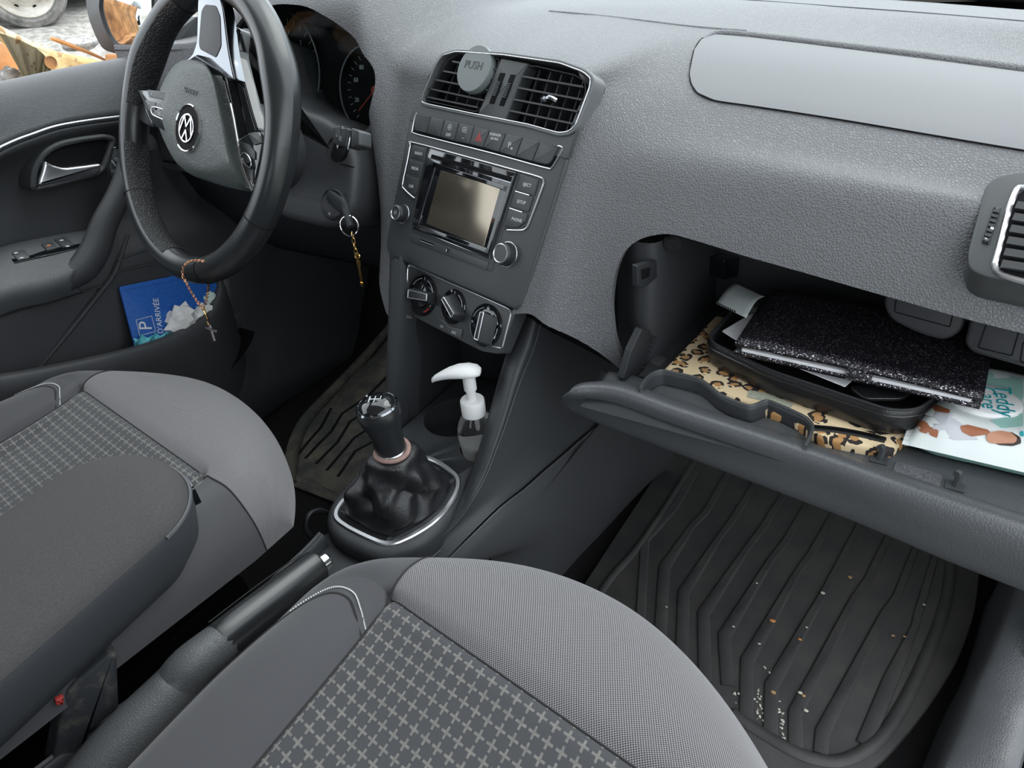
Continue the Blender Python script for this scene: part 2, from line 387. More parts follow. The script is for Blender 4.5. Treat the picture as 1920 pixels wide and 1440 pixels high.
# ================================================================== DASHBOARD
SP = Pl((0, -.002, .534), (cos(radians(12)), -sin(radians(12)), 0), (sin(radians(26))*sin(radians(12)), sin(radians(26))*cos(radians(12)), cos(radians(26))))
def sp_y(x, z):                      # y of the fascia plane at x, z
    o, n = SP.o, SP.ez; return o.y-((x-o.x)*n.x+(z-o.z)*n.z)/n.y
BP = [(.54, .690), (.44, .697), (.35, .702), (.26, .702), (.17, .692), (.10, .668), (.05, .640), (.018, .600), (-.003, .56), (-.018, .520), (-.030, .47), (-.035, .41), (-.03, .35)]
BD = [(.54, .70), (.44, .722), (.35, .742), (.26, .755), (.18, .762), (.122, .756), (.094, .735), (.086, .69), (.085, .62), (.085, .56), (.083, .50), (.08, .44), (.07, .37)]
def pad_pt(x, r):
    y, z = BP[r]; k = sst((x-.25)/.32)
    y -= .04*k*(1 if r > 2 else .8); y -= .06*sst((abs(x)-.3)/.4)*(1 if r < 3 else 0)
    if r <= 6: z -= (.030 if r < 3 else .045)*max(0, min(1, (x-.05)/.5))
    if r > 3:                          # stand back behind the centre fascia
        c = sst(1-(abs(x+.005)-.140)/.055)
        z -= .007*c if r == 4 else 0; c *= (.93 if x > .05 else .5) if r == 4 else 1
        y = y*(1-c)+(sp_y(max(-.15, min(.15, x)), z)+.0045)*c
    z -= .035*sst((-.50-x)/.09)*(1 if r < 6 else 0)
    d = sst((-.135-x)/.075); hb = 1-1.25*sst((-.40-x)/.16)
    yd, zd = BD[r]; zd = zd if r > 6 else .70+(zd-.70)*hb
    return Vector((x, y*(1-d)+yd*d, z*(1-d)+zd*d))
XS = [-.74, -.66, -.58, -.50, -.42, -.34, -.28, -.23, -.20, -.18, -.16, -.145, -.12, -.06, 0, .06, .12, .145, .17, .20, .25, .31, .38, .45, .52, .60, .68, .74]
PG = [[pad_pt(x, r) for x in XS] for r in range(len(BP))]
pgeo = loft(PG, 3, 6)
BV = BVHTree.FromPolygons([Vector(v) for v in pgeo[0]], pgeo[1])
def onto(px, py, off=.001, bv=None):
    d = ray(px, py).normalized(); h, n, i, t = (bv or BV).ray_cast(CAM, d)
    if h is None: return None
    if n.dot(d) > 0: n = -n
    return h+n*off
dash = thing('dashboard', 'grey grained dashboard across the front, its glove compartment hanging open', 'dashboard', (0, .1, .5))
pad = mk('padded_top', pgeo, M['pad'], dash, sharp=50)
pad.data.flip_normals() if pad.data.polygons[0].normal.z < 0 else None
md = pad.modifiers.new('thickness', 'SOLIDIFY'); md.thickness = .008; md.offset = -1
def cutter(poly, y0, y1):              # poly in (x, z), extruded along y
    if area2(poly) > 0: poly = poly[::-1]
    g = rings([[Vector((x, y, z)) for x, z in poly] for y in (y0, y1)]); o = mk('cut', g, M['black'], None); return o
HOOD = [(-.167, .650), (-.170, .671), (-.192, .695), (-.23, .718), (-.283, .738), (-.34, .742), (-.40, .735), (-.445, .705), (-.47, .67), (-.47, .60), (-.45, .572), (-.40, .566), (-.30, .563), (-.247, .569), (-.223, .582), (-.195, .602), (-.175, .625)]
HOODr = rp(HOOD, .02, 4)
gb = [at(px, py, 'y', -.015) for px, py in [(1195, 700), (1165, 620), (1157, 560), (1160, 505), (1172, 468), (1200, 447), (1250, 439), (1400, 476), (1700, 533), (1920, 578), (2100, 610)]]
GBO = [(p.x, p.z) for p in gb]+[(.72, .50), (.72, .2), (-.80, .2), (-.80, .50), (-.182, .475), (-.165, .44), (-.115, .385)]+[(at(940, 577, 'y', -.04).x, at(940, 577, 'y', -.04).z)]+[(p.x, p.z) for p in (at(985, 597, 'y', -.078), at(1030, 618, 'y', -.075), at(1085, 646, 'y', -.055), at(1140, 674, 'y', -.035))]
c1 = cutter(HOODr, -.2, .22); c2 = cutter(rp(GBO, .012, 4), -.3, .16)
fo = rp(SP.Q([(772, 224), (802, 140), (829, 103), (860, 94), (950, 101), (1045, 118), (1080, 130), (1094, 150), (1091, 170), (1046, 290), (1022, 370), (985, 494), (957, 586), (930, 664), (903, 662), (820, 622), (749, 586), (748, 490), (732, 480), (727, 466), (731, 430)]), .004, 3)
if area2(fo) < 0: fo = fo[::-1]
c3 = mk('cut', rings([[SP.w(*p, -.06) for p in fo], [SP.w(*p, .03) for p in fo]]), M['black'])
apply_mods(pad)
carve(pad, [c1, c3, c2])
mk('knee_panel', loft([[Vector((x, y+.0*x, z)) for x in (-.70, -.5, -.3, -.20, -.15)] for y, z in ((.075, .515), (.098, .50), (.12, .44), (.16, .36), (.22, .30))], 3, 3), M['plasd'], dash, solid=.004)
# airbag cover: smooth slightly sunk panel on the pad, ridge over it
def patch(top, bot, n, m_, off):
    rows = []
    for j in range(m_+1):
        row = []
        for i in range(n+1):
            s = i/n*(len(top)-1); k = min(int(s), len(top)-2); f = s-k
            a = Vector(top[k]).lerp(Vector(top[k+1]), f); b = Vector(bot[k]).lerp(Vector(bot[k+1]), f); p = a.lerp(b, j/m_)
            row.append(onto(p.x, p.y, off))
        rows.append(row)
    return gridgeo(rows)
top = [(1297, 120), (1302, 95), (1315, 76), (1340, 67), (1400, 72), (1500, 84), (1600, 97), (1700, 110), (1800, 123), (1920, 139), (2040, 155)]
bot = [(1293, 140), (1297, 160), (1308, 176), (1340, 190), (1400, 199), (1500, 214), (1600, 230), (1700, 247), (1800, 264), (1920, 284), (2040, 304)]
cov = mk('airbag_cover', patch(top, bot, 60, 14, .0016), M['airbag'], dash)
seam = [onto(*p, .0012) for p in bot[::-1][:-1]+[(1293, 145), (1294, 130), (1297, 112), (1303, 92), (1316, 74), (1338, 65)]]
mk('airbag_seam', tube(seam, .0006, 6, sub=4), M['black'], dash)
ridge = [onto(*p, .000) for p in [(1318, 74), (1345, 64), (1400, 67), (1500, 78), (1600, 90), (1700, 102), (1800, 115), (1920, 131), (2040, 147)]]
mk('cover_ridge', tube(ridge, [.002]+[.0045]*7+[.004], 10, sub=5), M['pad'], dash)
for q, r_, mt in (([(1030, 21), (1100, 27), (1200, 38), (1300, 50), (1400, 58)], .0012, 'pad'), ([(1300, -6), (1429, 2), (1560, 12), (1700, 22), (1920, 40), (2000, 47)], .0009, 'plasd')):
    P_ = [onto(*p, .0) for p in q]
    if all(p is not None for p in P_): mk('top_seam', tube(P_, r_, 6, sub=4), M[mt], dash)
# side air vent
vo = onto(1868, 430, .003); va = onto(1880, 300, .003); vb = onto(1860, 520, .003)
vo = vo+(va-vb).cross(Vector((1, 0, 0))).normalized()*0+Vector((0, -.002, .001))
VP = Pl(vo, (1, -.16, 0), (va-vb))
sv = mk('side_air_vent', frame(VP, VP.Q([(1852, 345), (1872, 332), (1920, 324), (2010, 340), (2035, 360), (2010, 540), (1980, 549), (1840, 519), (1816, 508), (1814, 480)]), 0, -.01, .003, r=.006, inner=None) if 0 else slab(VP, VP.Q([(1848, 350), (1870, 333), (1920, 324), (2010, 340), (2035, 360), (2010, 540), (1980, 549), (1840, 521), (1816, 508), (1813, 480)]), -.03, .003, r=.006), M['plas'], dash)
mk('vent_mouth', slab(VP, VP.Q([(1903, 368), (1925, 355), (1990, 368), (2003, 385), (1985, 525), (1950, 532), (1882, 515), (1870, 498), (1873, 478)], .003), .0025, .0035, r=.005, bev=.0003), M['black'], sv)
mk('chrome_trim', tube([VP.P(*p, .0035) for p in [(1901, 366), (1925, 353), (1990, 366), (2003, 385), (1985, 527), (1950, 534), (1880, 516), (1866, 498), (1870, 478)]], .0022, 8, closed=True, sub=4), M['satin'], sv)
for k in range(6):
    a = VP.P(1905-k*5.5, 385+k*22, .006); b = VP.P(1995-k*4, 400+k*22, .006)
    mk('slat', bar(a, b, .0025, .006, VP.ey), M['slat'], sv)
mk('thumbwheel', [slab(VP, VP.Q([(1863, 388), (1877, 391), (1854, 460), (1840, 456)], .003), .002, .0045, r=.001)]+[bar(VP.P(1863-k*3.2, 395+k*9, .005), VP.P(1874-k*3.2, 398+k*9, .005), .0022, .0016, VP.ez) for k in range(7)], M['plasd'], sv)
mk('thumbwheel_mark', [slab(VP, VP.Q([(1858, 425), (1864, 427), (1862, 432), (1856, 430)], .0055), .005, .0058, r=.0002, bev=.0002), slab(VP, VP.Q([(1846, 445), (1853, 448), (1848, 453)], .0055), .005, .0058, r=.0002, bev=.0002)], M['white'], sv)

# ---------------- centre fascia
M['bezel'] = plain('sheen_grey_bezel', (.13, .135, .14), .34)  # paler than the panel plastic: sheen on the ring put into its colour
fas = thing('centre_fascia', 'dark plastic centre fascia panel carrying two square vents and a row of nine switches', 'control panel', SP.w(0, 0))
R4 = lambda q: rs(q, 4.8, 740, 60)
R5 = lambda q: rs(q, 5.333, 700, 240)
R6 = lambda q: rs(q, 8, 740, 480)
ringO = R4([(232, 650), (250, 560), (370, 270), (430, 190), (560, 150), (1000, 180), (1500, 250), (1720, 330), (1800, 400), (1790, 500), (1650, 870), (1580, 930), (1480, 945), (1200, 865), (700, 765), (280, 675)])
oO = rp(SP.Q(ringO), .006, 4)
if area2(oO) < 0: oO = oO[::-1]
lowp = [(766, 224), (800, 150)]
mk('vent_surround', frame(SP, oO, .0042, -.019, .0015, raw=True, bev=.001), M['bezel'], fas)
io = inset(oO, .0048)
mk('chrome_trim', tube([SP.w(*p, .0016) for p in inset(oO, .0036)], .0007, 6, closed=True), M['satin'], fas)
mk('vent_backing', slab(SP, inset(oO, .003), -.024, -.019, raw=True), M['black'], fas)
mk('upper_panel', slab(SP, SP.Q([(767, 226), (775, 205), (783, 190), (797, 198), (886, 216), (990, 238), (1050, 254), (1072, 252), (1080, 246), (1063, 298)]), -.022, -.0003, r=.002, bev=.0006), M['plas'], fas)
bz = mk('fascia_panel', slab(SP, SP.Q([(767, 222), (1065, 292), (1040, 372), (1000, 500), (973, 574), (965, 582), (743, 486), (728, 478), (722, 464), (727, 430)]), -.026, -.001, r=.008, bev=.003), M['plas'], fas)
# divider with two thumb wheels
dv = mk('vent_divider', slab(SP, SP.Q([(938, 108), (990, 118), (978, 140), (945, 228), (893, 216), (905, 190)], 0), -.02, -.001, r=.002), M['plas'], fas)
for a in [[(950, 420), (985, 365), (990, 370), (905, 650), (860, 640)], [(1040, 380), (1085, 385), (965, 660), (915, 655)]]:
    q = R4([(945, 365), (992, 368), (890, 650), (845, 640)] if a[0][0] == 950 else [(1040, 378), (1085, 384), (978, 668), (935, 660)])
    mk('thumbwheel_slot', slab(SP, SP.Q(q), -.002, -.0005, r=.0008, bev=.0002), M['black'], dv)
    c0 = Vector(q[0]).lerp(Vector(q[1]), .5); c1_ = Vector(q[2]).lerp(Vector(q[3]), .5)
    mk('thumbwheel', [bar(SP.P(*(c0.lerp(c1_, .3+.06*k)-Vector((3.2, .8))), .0005), SP.P(*(c0.lerp(c1_, .3+.06*k)+Vector((3.2, .8))), .0005), .0012, .0016, SP.ez) for k in range(8)], M['slat'], dv)
def vent(name, outline, slats, vanes, tab=None):
    v = mk(name, frame(SP, SP.Q(outline, -.004), .0012, -.018, -.003, r=.004, bev=.0004), M['slat'], fas)
    for a, b in slats: mk('slat', bar(SP.P(*a, -.006), SP.P(*b, -.006), .0018, .009, SP.ez), M['slat'], v)
    mk('vane', [bar(SP.P(*a, -.014), SP.P(*b, -.014), .0010, .003, SP.ez) for a, b in vanes], M['slat'], v, label='upright vanes behind the slats')
    return v
vl = vent('air_vent', [(798, 189), (806, 170), (840, 112), (862, 100), (938, 110), (932, 130), (903, 205), (893, 211)],
    [((853, 117), (936, 133)), ((836, 135), (928, 152)), ((820, 151), (920, 171)), ((806, 167), (912, 190)), ((799, 182), (900, 203))],
    [((815+20*k, 186+4*k), (842+20*k, 112+3*k)) for k in range(5)])
vr = vent('air_vent', [(947, 230), (951, 215), (975, 138), (985, 124), (1005, 123), (1080, 140), (1098, 152), (1100, 172), (1079, 238), (1066, 248), (1050, 249)],
    [((977, 144), (1098, 165)), ((969, 165), (1096, 189)), ((962, 187), (1088, 211)), ((955, 208), (1080, 234))],
    [((962+20*k, 228+4.5*k), (992+21*k, 128+4*k)) for k in range(6)])
mk('vent_tab', tube([SP.P(1018, 186, .001), SP.P(1030, 184, .005), SP.P(1043, 190, .001)], .0032, 8, sub=3), M['bchrome'], vr)
# switches
swt = [(197, 738), (335, 762), (460, 790), (590, 820), (725, 850), (865, 885), (1010, 915), (1160, 950), (1315, 990), (1485, 1032)]
swb = [(180, 890), (290, 915), (415, 950), (540, 985), (680, 1015), (800, 1045), (945, 1085), (1095, 1130), (1245, 1170), (1395, 1205)]
mk('switch_tray', slab(SP, SP.Q(R4([(190, 725), (1500, 1035), (1400, 1222), (165, 905)])), -.003, -.0004, r=.003, bev=.0003), M['black'], fas)
mk('chrome_trim', tube([SP.P(*p, -.0002) for p in R4([(200, 728), (180, 780), (160, 880), (175, 912), (400, 972), (900, 1098), (1350, 1222), (1410, 1220), (1440, 1180), (1508, 1060), (1500, 1035), (1470, 1026)])], .0009, 6, sub=3), M['satin'], fas)
sw = []
for k in range(9):
    q = R4([swt[k], swt[k+1], swb[k+1], swb[k]]); q = SP.Q(q); c = Vector((sum(p[0] for p in q)/4, sum(p[1] for p in q)/4))
    q = [tuple(c+(Vector(p)-c)*.965) for p in q]; q = [q[0], q[1], (*q[2], .006 if k == 8 else .0012), (*q[3], .004 if k == 0 else .0012)]
    s_ = mk('switch', slab(SP, q, -.003, .0018, r=.0008, bev=.001), M['plas'], fas, label='switch with a red warning triangle' if k == 4 else None)
    sw.append((s_, c))
E_ = .0002; H_ = .0018
def legend(i, geos, mat='white'): mk('legend', geos, M[mat], sw[i][0])
c = sw[2][1]; legend(2, [textgeo(SP, 'OFF', c.x, c.y-.0055, .0052, H_), frame(SP, circ(c.x, c.y+.0035, .0033, 20), .0005, H_, H_+E_, raw=True, bev=.0001), textgeo(SP, 'A', c.x, c.y+.0035, .0042, H_)])
c = sw[3][1]; legend(3, [frame(SP, [(c.x-.0035, c.y+.0015), (c.x+.0035, c.y+.0015), (c.x+.0035, c.y+.0070), (c.x-.0035, c.y+.0070)], .0005, H_, H_+E_, r=.001, bev=.0001), textgeo(SP, 'm', c.x, c.y+.0045, .004, H_), bar(SP.w(c.x-.002, c.y-.005, H_), SP.w(c.x+.002, c.y-.005, H_), .0005, E_, SP.ez)])
c = sw[4][1]; legend(4, [frame(SP, [(c.x-.0052, c.y-.0045), (c.x+.0052, c.y-.0045), (c.x, c.y+.0058)], .0009, H_, H_+E_, r=.0004, bev=.0001), frame(SP, [(c.x-.0024, c.y-.0028), (c.x+.0024, c.y-.0028), (c.x, c.y+.0018)], .0007, H_, H_+E_, r=.0002, bev=.0001)], 'red')
c = sw[5][1]; legend(5, [textgeo(SP, 'PASSENGER', c.x, c.y+.0065, .0040, H_, sx=.85), textgeo(SP, 'AIR BAG', c.x, c.y+.0022, .0040, H_, sx=.85)])
c = sw[6][1]; legend(6, [textgeo(SP, 'P', c.x-.0015, c.y-.0005, .0085, H_), textgeo(SP, 'w', c.x+.0028, c.y-.003, .005, H_)])

# ---------------- radio
rad = thing('car_radio', 'touch screen car radio with six labelled keys and two round knobs in the centre fascia', 'car radio', SP.w(0, 0))
mk('faceplate', slab(SP, SP.Q(R5([(400, 160), (1670, 505), (1690, 560), (1540, 985), (1300, 1010), (1180, 1440), (370, 1140), (420, 690), (310, 590), (320, 500)])), -.003, -.0004, r=.003, bev=.0003), M['plas'], rad)
mk('chrome_trim', tube([SP.P(*p, .0002) for p in R5([(415, 705), (383, 682), (310, 612), (292, 560), (340, 330), (372, 172), (402, 147), (900, 280), (1400, 418), (1655, 490), (1700, 530), (1680, 620), (1560, 940), (1530, 1000), (1480, 1022), (1340, 1020)])], .0011, 8, sub=3), M['satin'], rad)
def key(q, txt, r=.0012):
    q = SP.Q(R5(q)); n = len(q); c = Vector((sum(p[0] for p in q)/n, sum(p[1] for p in q)/n)); q = [tuple(c+(Vector(p)-c)*.96) for p in q]
    b = mk('key', slab(SP, q, -.003, .0016, r=r, bev=.0008), M['plas'], rad); mk('legend', textgeo(SP, txt, c.x+.0005, c.y, .0050, .0016, sx=.92), M['white'], b); return b
key([(408, 180), (545, 195), (515, 348), (375, 308)], 'RADIO'); key([(370, 315), (512, 355), (475, 503), (337, 458)], 'MEDIA'); key([(333, 465), (472, 508), (432, 665), (408, 668), (345, 615), (326, 585)], 'CAR')
key([(1475, 455), (1660, 522), (1612, 685), (1428, 628)], 'EJECT'); key([(1415, 638), (1605, 692), (1556, 848), (1372, 795)], 'SETUP'); key([(1360, 808), (1552, 858), (1530, 940), (1450, 1000), (1312, 995)], 'PHONE')
for a, b in [((372, 309), (512, 350)), ((336, 460), (475, 505)), ((1420, 630), (1560, 672)), ((1362, 800), (1490, 842))]:
    mk('chrome_trim', bar(SP.P(*R5([a])[0], .001), SP.P(*R5([b])[0], .001), .0008, .001, SP.ez), M['satin'], rad)
dsp = mk('display', slab(SP, SP.Q(R5([(572, 200), (1440, 448), (1400, 560), (1165, 1302), (398, 1005), (430, 800)])), -.003, .0022, r=.0012, bev=.0012), M['gloss'], rad)
mk('disc_slot', slab(SP, SP.Q(R5([(585, 262), (1390, 492), (1375, 540), (575, 298)]), .0022), .0021, .0026, r=.0006, bev=.0002), M['black'], dsp)
mk('slot_lip', bar(SP.P(*R5([(572, 302)])[0], .0024), SP.P(*R5([(1380, 548)])[0], .0024), .0008, .0012, SP.ez), M['bchrome'], dsp)
mk('bezel', frame(SP, SP.Q(R5([(600, 335), (1355, 585), (1155, 1262), (408, 985)]), .0022), .006, .0015, .0032, r=.001, bev=.0013), M['gloss'], dsp)
mk('screen', slab(SP, SP.Q(R5([(672, 425), (1270, 602), (1105, 1192), (528, 955)]), .0024), .0020, .0025, r=.001, bev=.0002), M['screen'], dsp, label='bronze grey reflecting screen')
mk('chrome_trim', tube([SP.P(*p, .002) for p in R5([(415, 900), (402, 1000), (780, 1155), (1160, 1305), (1200, 1180), (1300, 880), (1440, 455)])], .0007, 6, sub=1), M['bchrome'], dsp)
low = mk('card_slot_strip', slab(SP, SP.Q(R5([(382, 1052), (1158, 1342), (1128, 1425), (362, 1120)])), -.001, .0004, r=.002, bev=.0003), M['plas'], rad)
mk('card_slot', slab(SP, SP.Q(R5([(475, 1110), (612, 1160), (600, 1188), (468, 1140)])), .0003, .0007, r=.0004, bev=.0001), M['black'], low)
mk('slot_lip', bar(SP.P(*R5([(470, 1128)])[0], .0008), SP.P(*R5([(600, 1176)])[0], .0008), .0005, .0005, SP.ez), M['satin'], low)
jq = SP.q(*R5([(750, 1222)])[0]); mk('jack', lathe(SP.w(*jq, 0), SP.ez, [(.0028, 0), (.0030, .001), (.0024, .0014), (.0016, .0012)], 24, cap1=False), M['bchrome'], low); mk('jack_hole', lathe(SP.w(*jq, .0002), SP.ez, [(.0016, 0), (.0016, .0009)], 16), M['black'], low)
def knob(px, py, r, pwr):
    u, v = SP.q(px, py); o = SP.w(u, v, -.0005)
    k = mk('knob', [lathe(o, SP.ez, [(r*1.08, 0), (r*1.08, .0015), (r, .002), (r*.97, .009), (r*.9, .0115), (r*.78, .0125)], 48)]+[bar(o+(SP.ex*cos(a)+SP.ey*sin(a))*r*.99+SP.ez*.003, o+(SP.ex*cos(a)+SP.ey*sin(a))*r*.96+SP.ez*.0095, .0007, .0006, SP.ex*cos(a)+SP.ey*sin(a)) for a in [2*pi*i/40 for i in range(40)]], M['plasd'], rad)
    mk('chrome_ring', lathe(o, SP.ez, [(r*.80, .0125), (r*.88, .0122), (r*.88, .0134), (r*.78, .0138), (r*.72, .0130)], 40, False, False), M['satin'], k)
    mk('knob_cap', lathe(o, SP.ez, [(r*.74, .0125), (r*.72, .0131), (0.0001, .0133)], 40), M['plas'], k)
    mk('chrome_ring', tube([o+(SP.ex*cos(a)+SP.ey*sin(a))*r*1.1+SP.ez*.001 for a in [2*pi*i/40 for i in range(40)]], .0005, 6, closed=True), M['satin'], k)
    if pwr: mk('legend', [frame(Pl(o+SP.ez*.0133, SP.ex, SP.ey), circ(0, 0, .0022, 18), .0004, 0, E_, raw=True, bev=.00005)], M['white'], k)
knob(756, 401, .0105, True); knob(952, 477, .0125, False)

# ---------------- climate panel
CP = Pl(SP.w(0, 0, -.012), SP.ex, SP.ey)
cl = thing('climate_panel', 'heater control panel with three rotary dials below the radio', 'heater controls', CP.w(0, -.13))
mk('panel', slab(CP, CP.Q([(750, 488), (968, 584), (962, 600), (936, 664), (903, 659), (820, 617), (751, 581)]), -.02, 0, r=.003, bev=.001), M['plas'], cl)
mk('chrome_trim', tube([CP.P(*p, .0004) for p in R6([(275, 755), (190, 692), (180, 640), (188, 400), (195, 200), (215, 155), (260, 148), (700, 345), (1200, 565), (1660, 770), (1730, 825), (1740, 880), (1680, 1120), (1620, 1345), (1590, 1378), (1470, 1350)])], .0010, 8, sub=3), M['satin'], cl)
def dial(cx, cy, ry, grip, body, marks):
    u, v = CP.q(cx, cy); a, b = CP.q(cx, cy-ry); r = abs(b-v)*.97; o = CP.w(u, v)
    d = mk('dial', lathe(o, CP.ez, [(r*1.05, 0), (r*1.05, .001), (r, .002), (r*.8, .0015), (r*.66, .0022), (r*.63, .006), (r*.6, .0066), (.0001, .0066)], 48), M['gloss'], cl)
    q = CP.Q(grip, .018); q2 = CP.Q(body, .007)
    n = 4; o1 = rp(q, .0012, 3); o2 = rp(q2, .003, 3)
    if area2(o1) < 0: o1 = o1[::-1]
    if area2(o2) < 0: o2 = o2[::-1]
    g = mk('dial_grip', rings([[CP.w(*p, .003) for p in o2], [CP.w(*(Vector(p).lerp(Vector(s), .5)), .012) for p, s in zip(o2, o1)], [CP.w(*p, .0178) for p in o1], [CP.w(*p, .0182) for p in inset(o1, .0006)]]), M['plasd'], d)
    mk('chrome_trim', frame(CP, o1, .0013, .0172, .0187, raw=True, bev=.0004), M['satin'], g)
    mk('legend', [tube([CP.w(u+.85*r*cos(t), v+.85*r*sin(t), .0024) for t in np.linspace(a0, a1, 14)], .00035, 4) for a0, a1 in marks]+[bar(CP.w(u, v+r*.78, .0024), CP.w(u, v+r*.95, .0024), .0004, .0003, CP.ez)], M['white'], d)
    return d, u, v, r
d1, u, v, r = dial(793, 554, 40, [(765, 542), (801, 551), (800, 565), (764, 559)], [(771, 538), (812, 550), (811, 574), (772, 564)], [(1.8, 2.7), (-.5, 1.3)])
mk('hot_mark', tube([CP.w(u+.86*r*cos(t), v+.86*r*sin(t), .0024) for t in np.linspace(-1.1, -.6, 8)], .0008, 4), M['red'], d1); mk('cold_mark', tube([CP.w(u+.86*r*cos(t), v+.86*r*sin(t), .0024) for t in np.linspace(3.5, 3.7, 4)], .0007, 4), M['blueleg'], d1)
d2, u, v, r = dial(850, 575, 34, [(827, 561), (832, 556), (852, 588), (846, 597)], [(832, 562), (850, 550), (869, 592), (858, 606)], [(-.6, 1.2)])
mk('legend', textgeo(CP, '*', u-.006, v+.0165, .008, .0022), M['white'], d2)
d3, u, v, r = dial(911, 610, 42, [(888, 635), (900, 584), (908, 585), (896, 640)], [(893, 642), (908, 590), (930, 596), (916, 650)], [(1.9, 2.9), (.3, 1.2), (-.8, .1), (-1.6, -1.1)])
mk('legend', [textgeo(CP, 'w', u, v+.85*r, .006, .0022), textgeo(CP, 'v', u-.85*r, v-.001, .006, .0022), textgeo(CP, 'z', u+.8*r, v-.35*r, .006, .0022)], M['white'], d3)
ac = mk('ac_button', slab(CP, CP.Q(R6([(650, 922), (740, 950), (860, 1060), (1032, 1095), (1000, 1240), (840, 1170), (665, 1075)])), -.001, .002, r=.0012, bev=.0006), M['plas'], cl)
u, v = CP.q(*R6([(905, 1150)])[0]); u2, v2 = CP.q(*R6([(722, 1058)])[0]); mk('legend', [textgeo(CP, 'A/C', u, v, .0050, .002), frame(CP, circ(u2, v2, .0028, 14, .0014), .0004, .002, .0022, raw=True, bev=.0001)], M['white'], ac)

# ---------------- air freshener clipped on the left vent
FPl = Pl(SP.w(0, 0, .022), (SP.ex), (SP.ey+SP.ez*-.12))
u, v = FPl.q(888, 128)
af = thing('air_freshener', 'round grey push button air freshener clipped to the left centre vent', 'air freshener', FPl.w(u, v))
r = .0262
mk('body', lathe(FPl.w(u, v, -.018), FPl.ez, [(.012, -.003), (r*.90, 0), (r*.98, .004), (r*.98, .0085), (r*.90, .009)], 48), M['plas'], af)
M['afc'] = plain('grey_matte_cap', (.17, .19, .19), .5)
mk('cap', lathe(FPl.w(u, v, -.018), FPl.ez, [(r*.92, .0092), (r*1.0, .0100), (r*1.0, .0165), (r*.97, .0180), (.0001, .0184)], 48), M['afc'], af)
mk('legend', [textgeo(FPl, 'PUSH', u-.001, v+.003, .0125, .0003, ang=-.05, ext=.0004)], M['plas'], af)
mk('clip', box(SP.w(*SP.q(888, 150), -.010)-Vector((.004, .004, .004)), SP.w(*SP.q(888, 150), .0)+Vector((.004, .004, .006))), M['plasd'], af)
# ================================================================== STEERING WHEEL
WC = Vector((-.3356, -.0814, .6217)); WN = Vector((-.1028, -.8852, .4538)); WX = Vector((.99332, -.11538, 0))
WP = Pl(WC, WX, Vector((.05235, .45072, .89113)))
if WP.ez.dot(WN) < 0: print('WHEEL PLANE FLIPPED')
R1 = lambda q: rs(q, 3, 0, 0)
R3 = lambda q: rs(q, 6.4, 260, 120)
wheel = thing('steering_wheel', 'worn black leather steering wheel turned upside down in front of the driver seat', 'steering wheel', WC)
def rimseg(a0, a1, n, R0, rr, flat=1.0, prof=None):
    rows = []
    for i in range(n+1):
        t = a0+(a1-a0)*i/n; c = WP.ex*cos(t)+WP.ey*sin(t)
        rows.append([WC+c*R0+c*(rr*cos(k))+WP.ez*(rr*1.12*sin(k)) for k in [2*pi*j/20 for j in range(21)]])
    return gridgeo(rows)
rimO = []
for i in range(121):
    t = 2*pi*i/120; c = WP.ex*cos(t)+WP.ey*sin(t)
    # thumb bulges near the spokes
    g = .0172+.0028*math.exp(-((((t-radians(25)+pi) % (2*pi))-pi)/.22)**2)+.0028*math.exp(-((((t-radians(150)+pi) % (2*pi))-pi)/.22)**2)
    rimO.append([WC+c*(.170+g*cos(k))+WP.ez*(g*1.1*sin(k)) for k in [2*pi*j/24 for j in range(25)]])
rim = mk('rim', gridgeo(rimO), M['leather'], wheel, sharp=60)
# stitched perforated strip on the inner side of the rim
def innerstrip(a0, a1):
    rows = []
    for i in range(40):
        t = a0+(a1-a0)*i/39; c = WP.ex*cos(t)+WP.ey*sin(t)
        g_ = .0177+.0028*math.exp(-((((t-radians(25)+pi) % (2*pi))-pi)/.22)**2)+.0028*math.exp(-((((t-radians(150)+pi) % (2*pi))-pi)/.22)**2); rows.append([WC+c*(.170+g_*cos(k))+WP.ez*(g_*1.1*sin(k)) for k in np.linspace(radians(118), radians(246), 12)])
    return gridgeo(rows)
mk('grip_insert', innerstrip(radians(112), radians(172)), M['leatherp'], wheel); mk('grip_insert', innerstrip(radians(190), radians(258)), M['leatherp'], wheel)
for t in (radians(214), radians(287), radians(112), radians(330)):
    c = WP.ex*cos(t)+WP.ey*sin(t)
    mk('seam', tube([WC+c*(.170+.0174*cos(k))+WP.ez*(.0174*1.1*sin(k)) for k in [2*pi*j/24 for j in range(24)]], .0006, 6, closed=True), M['black'], rim)
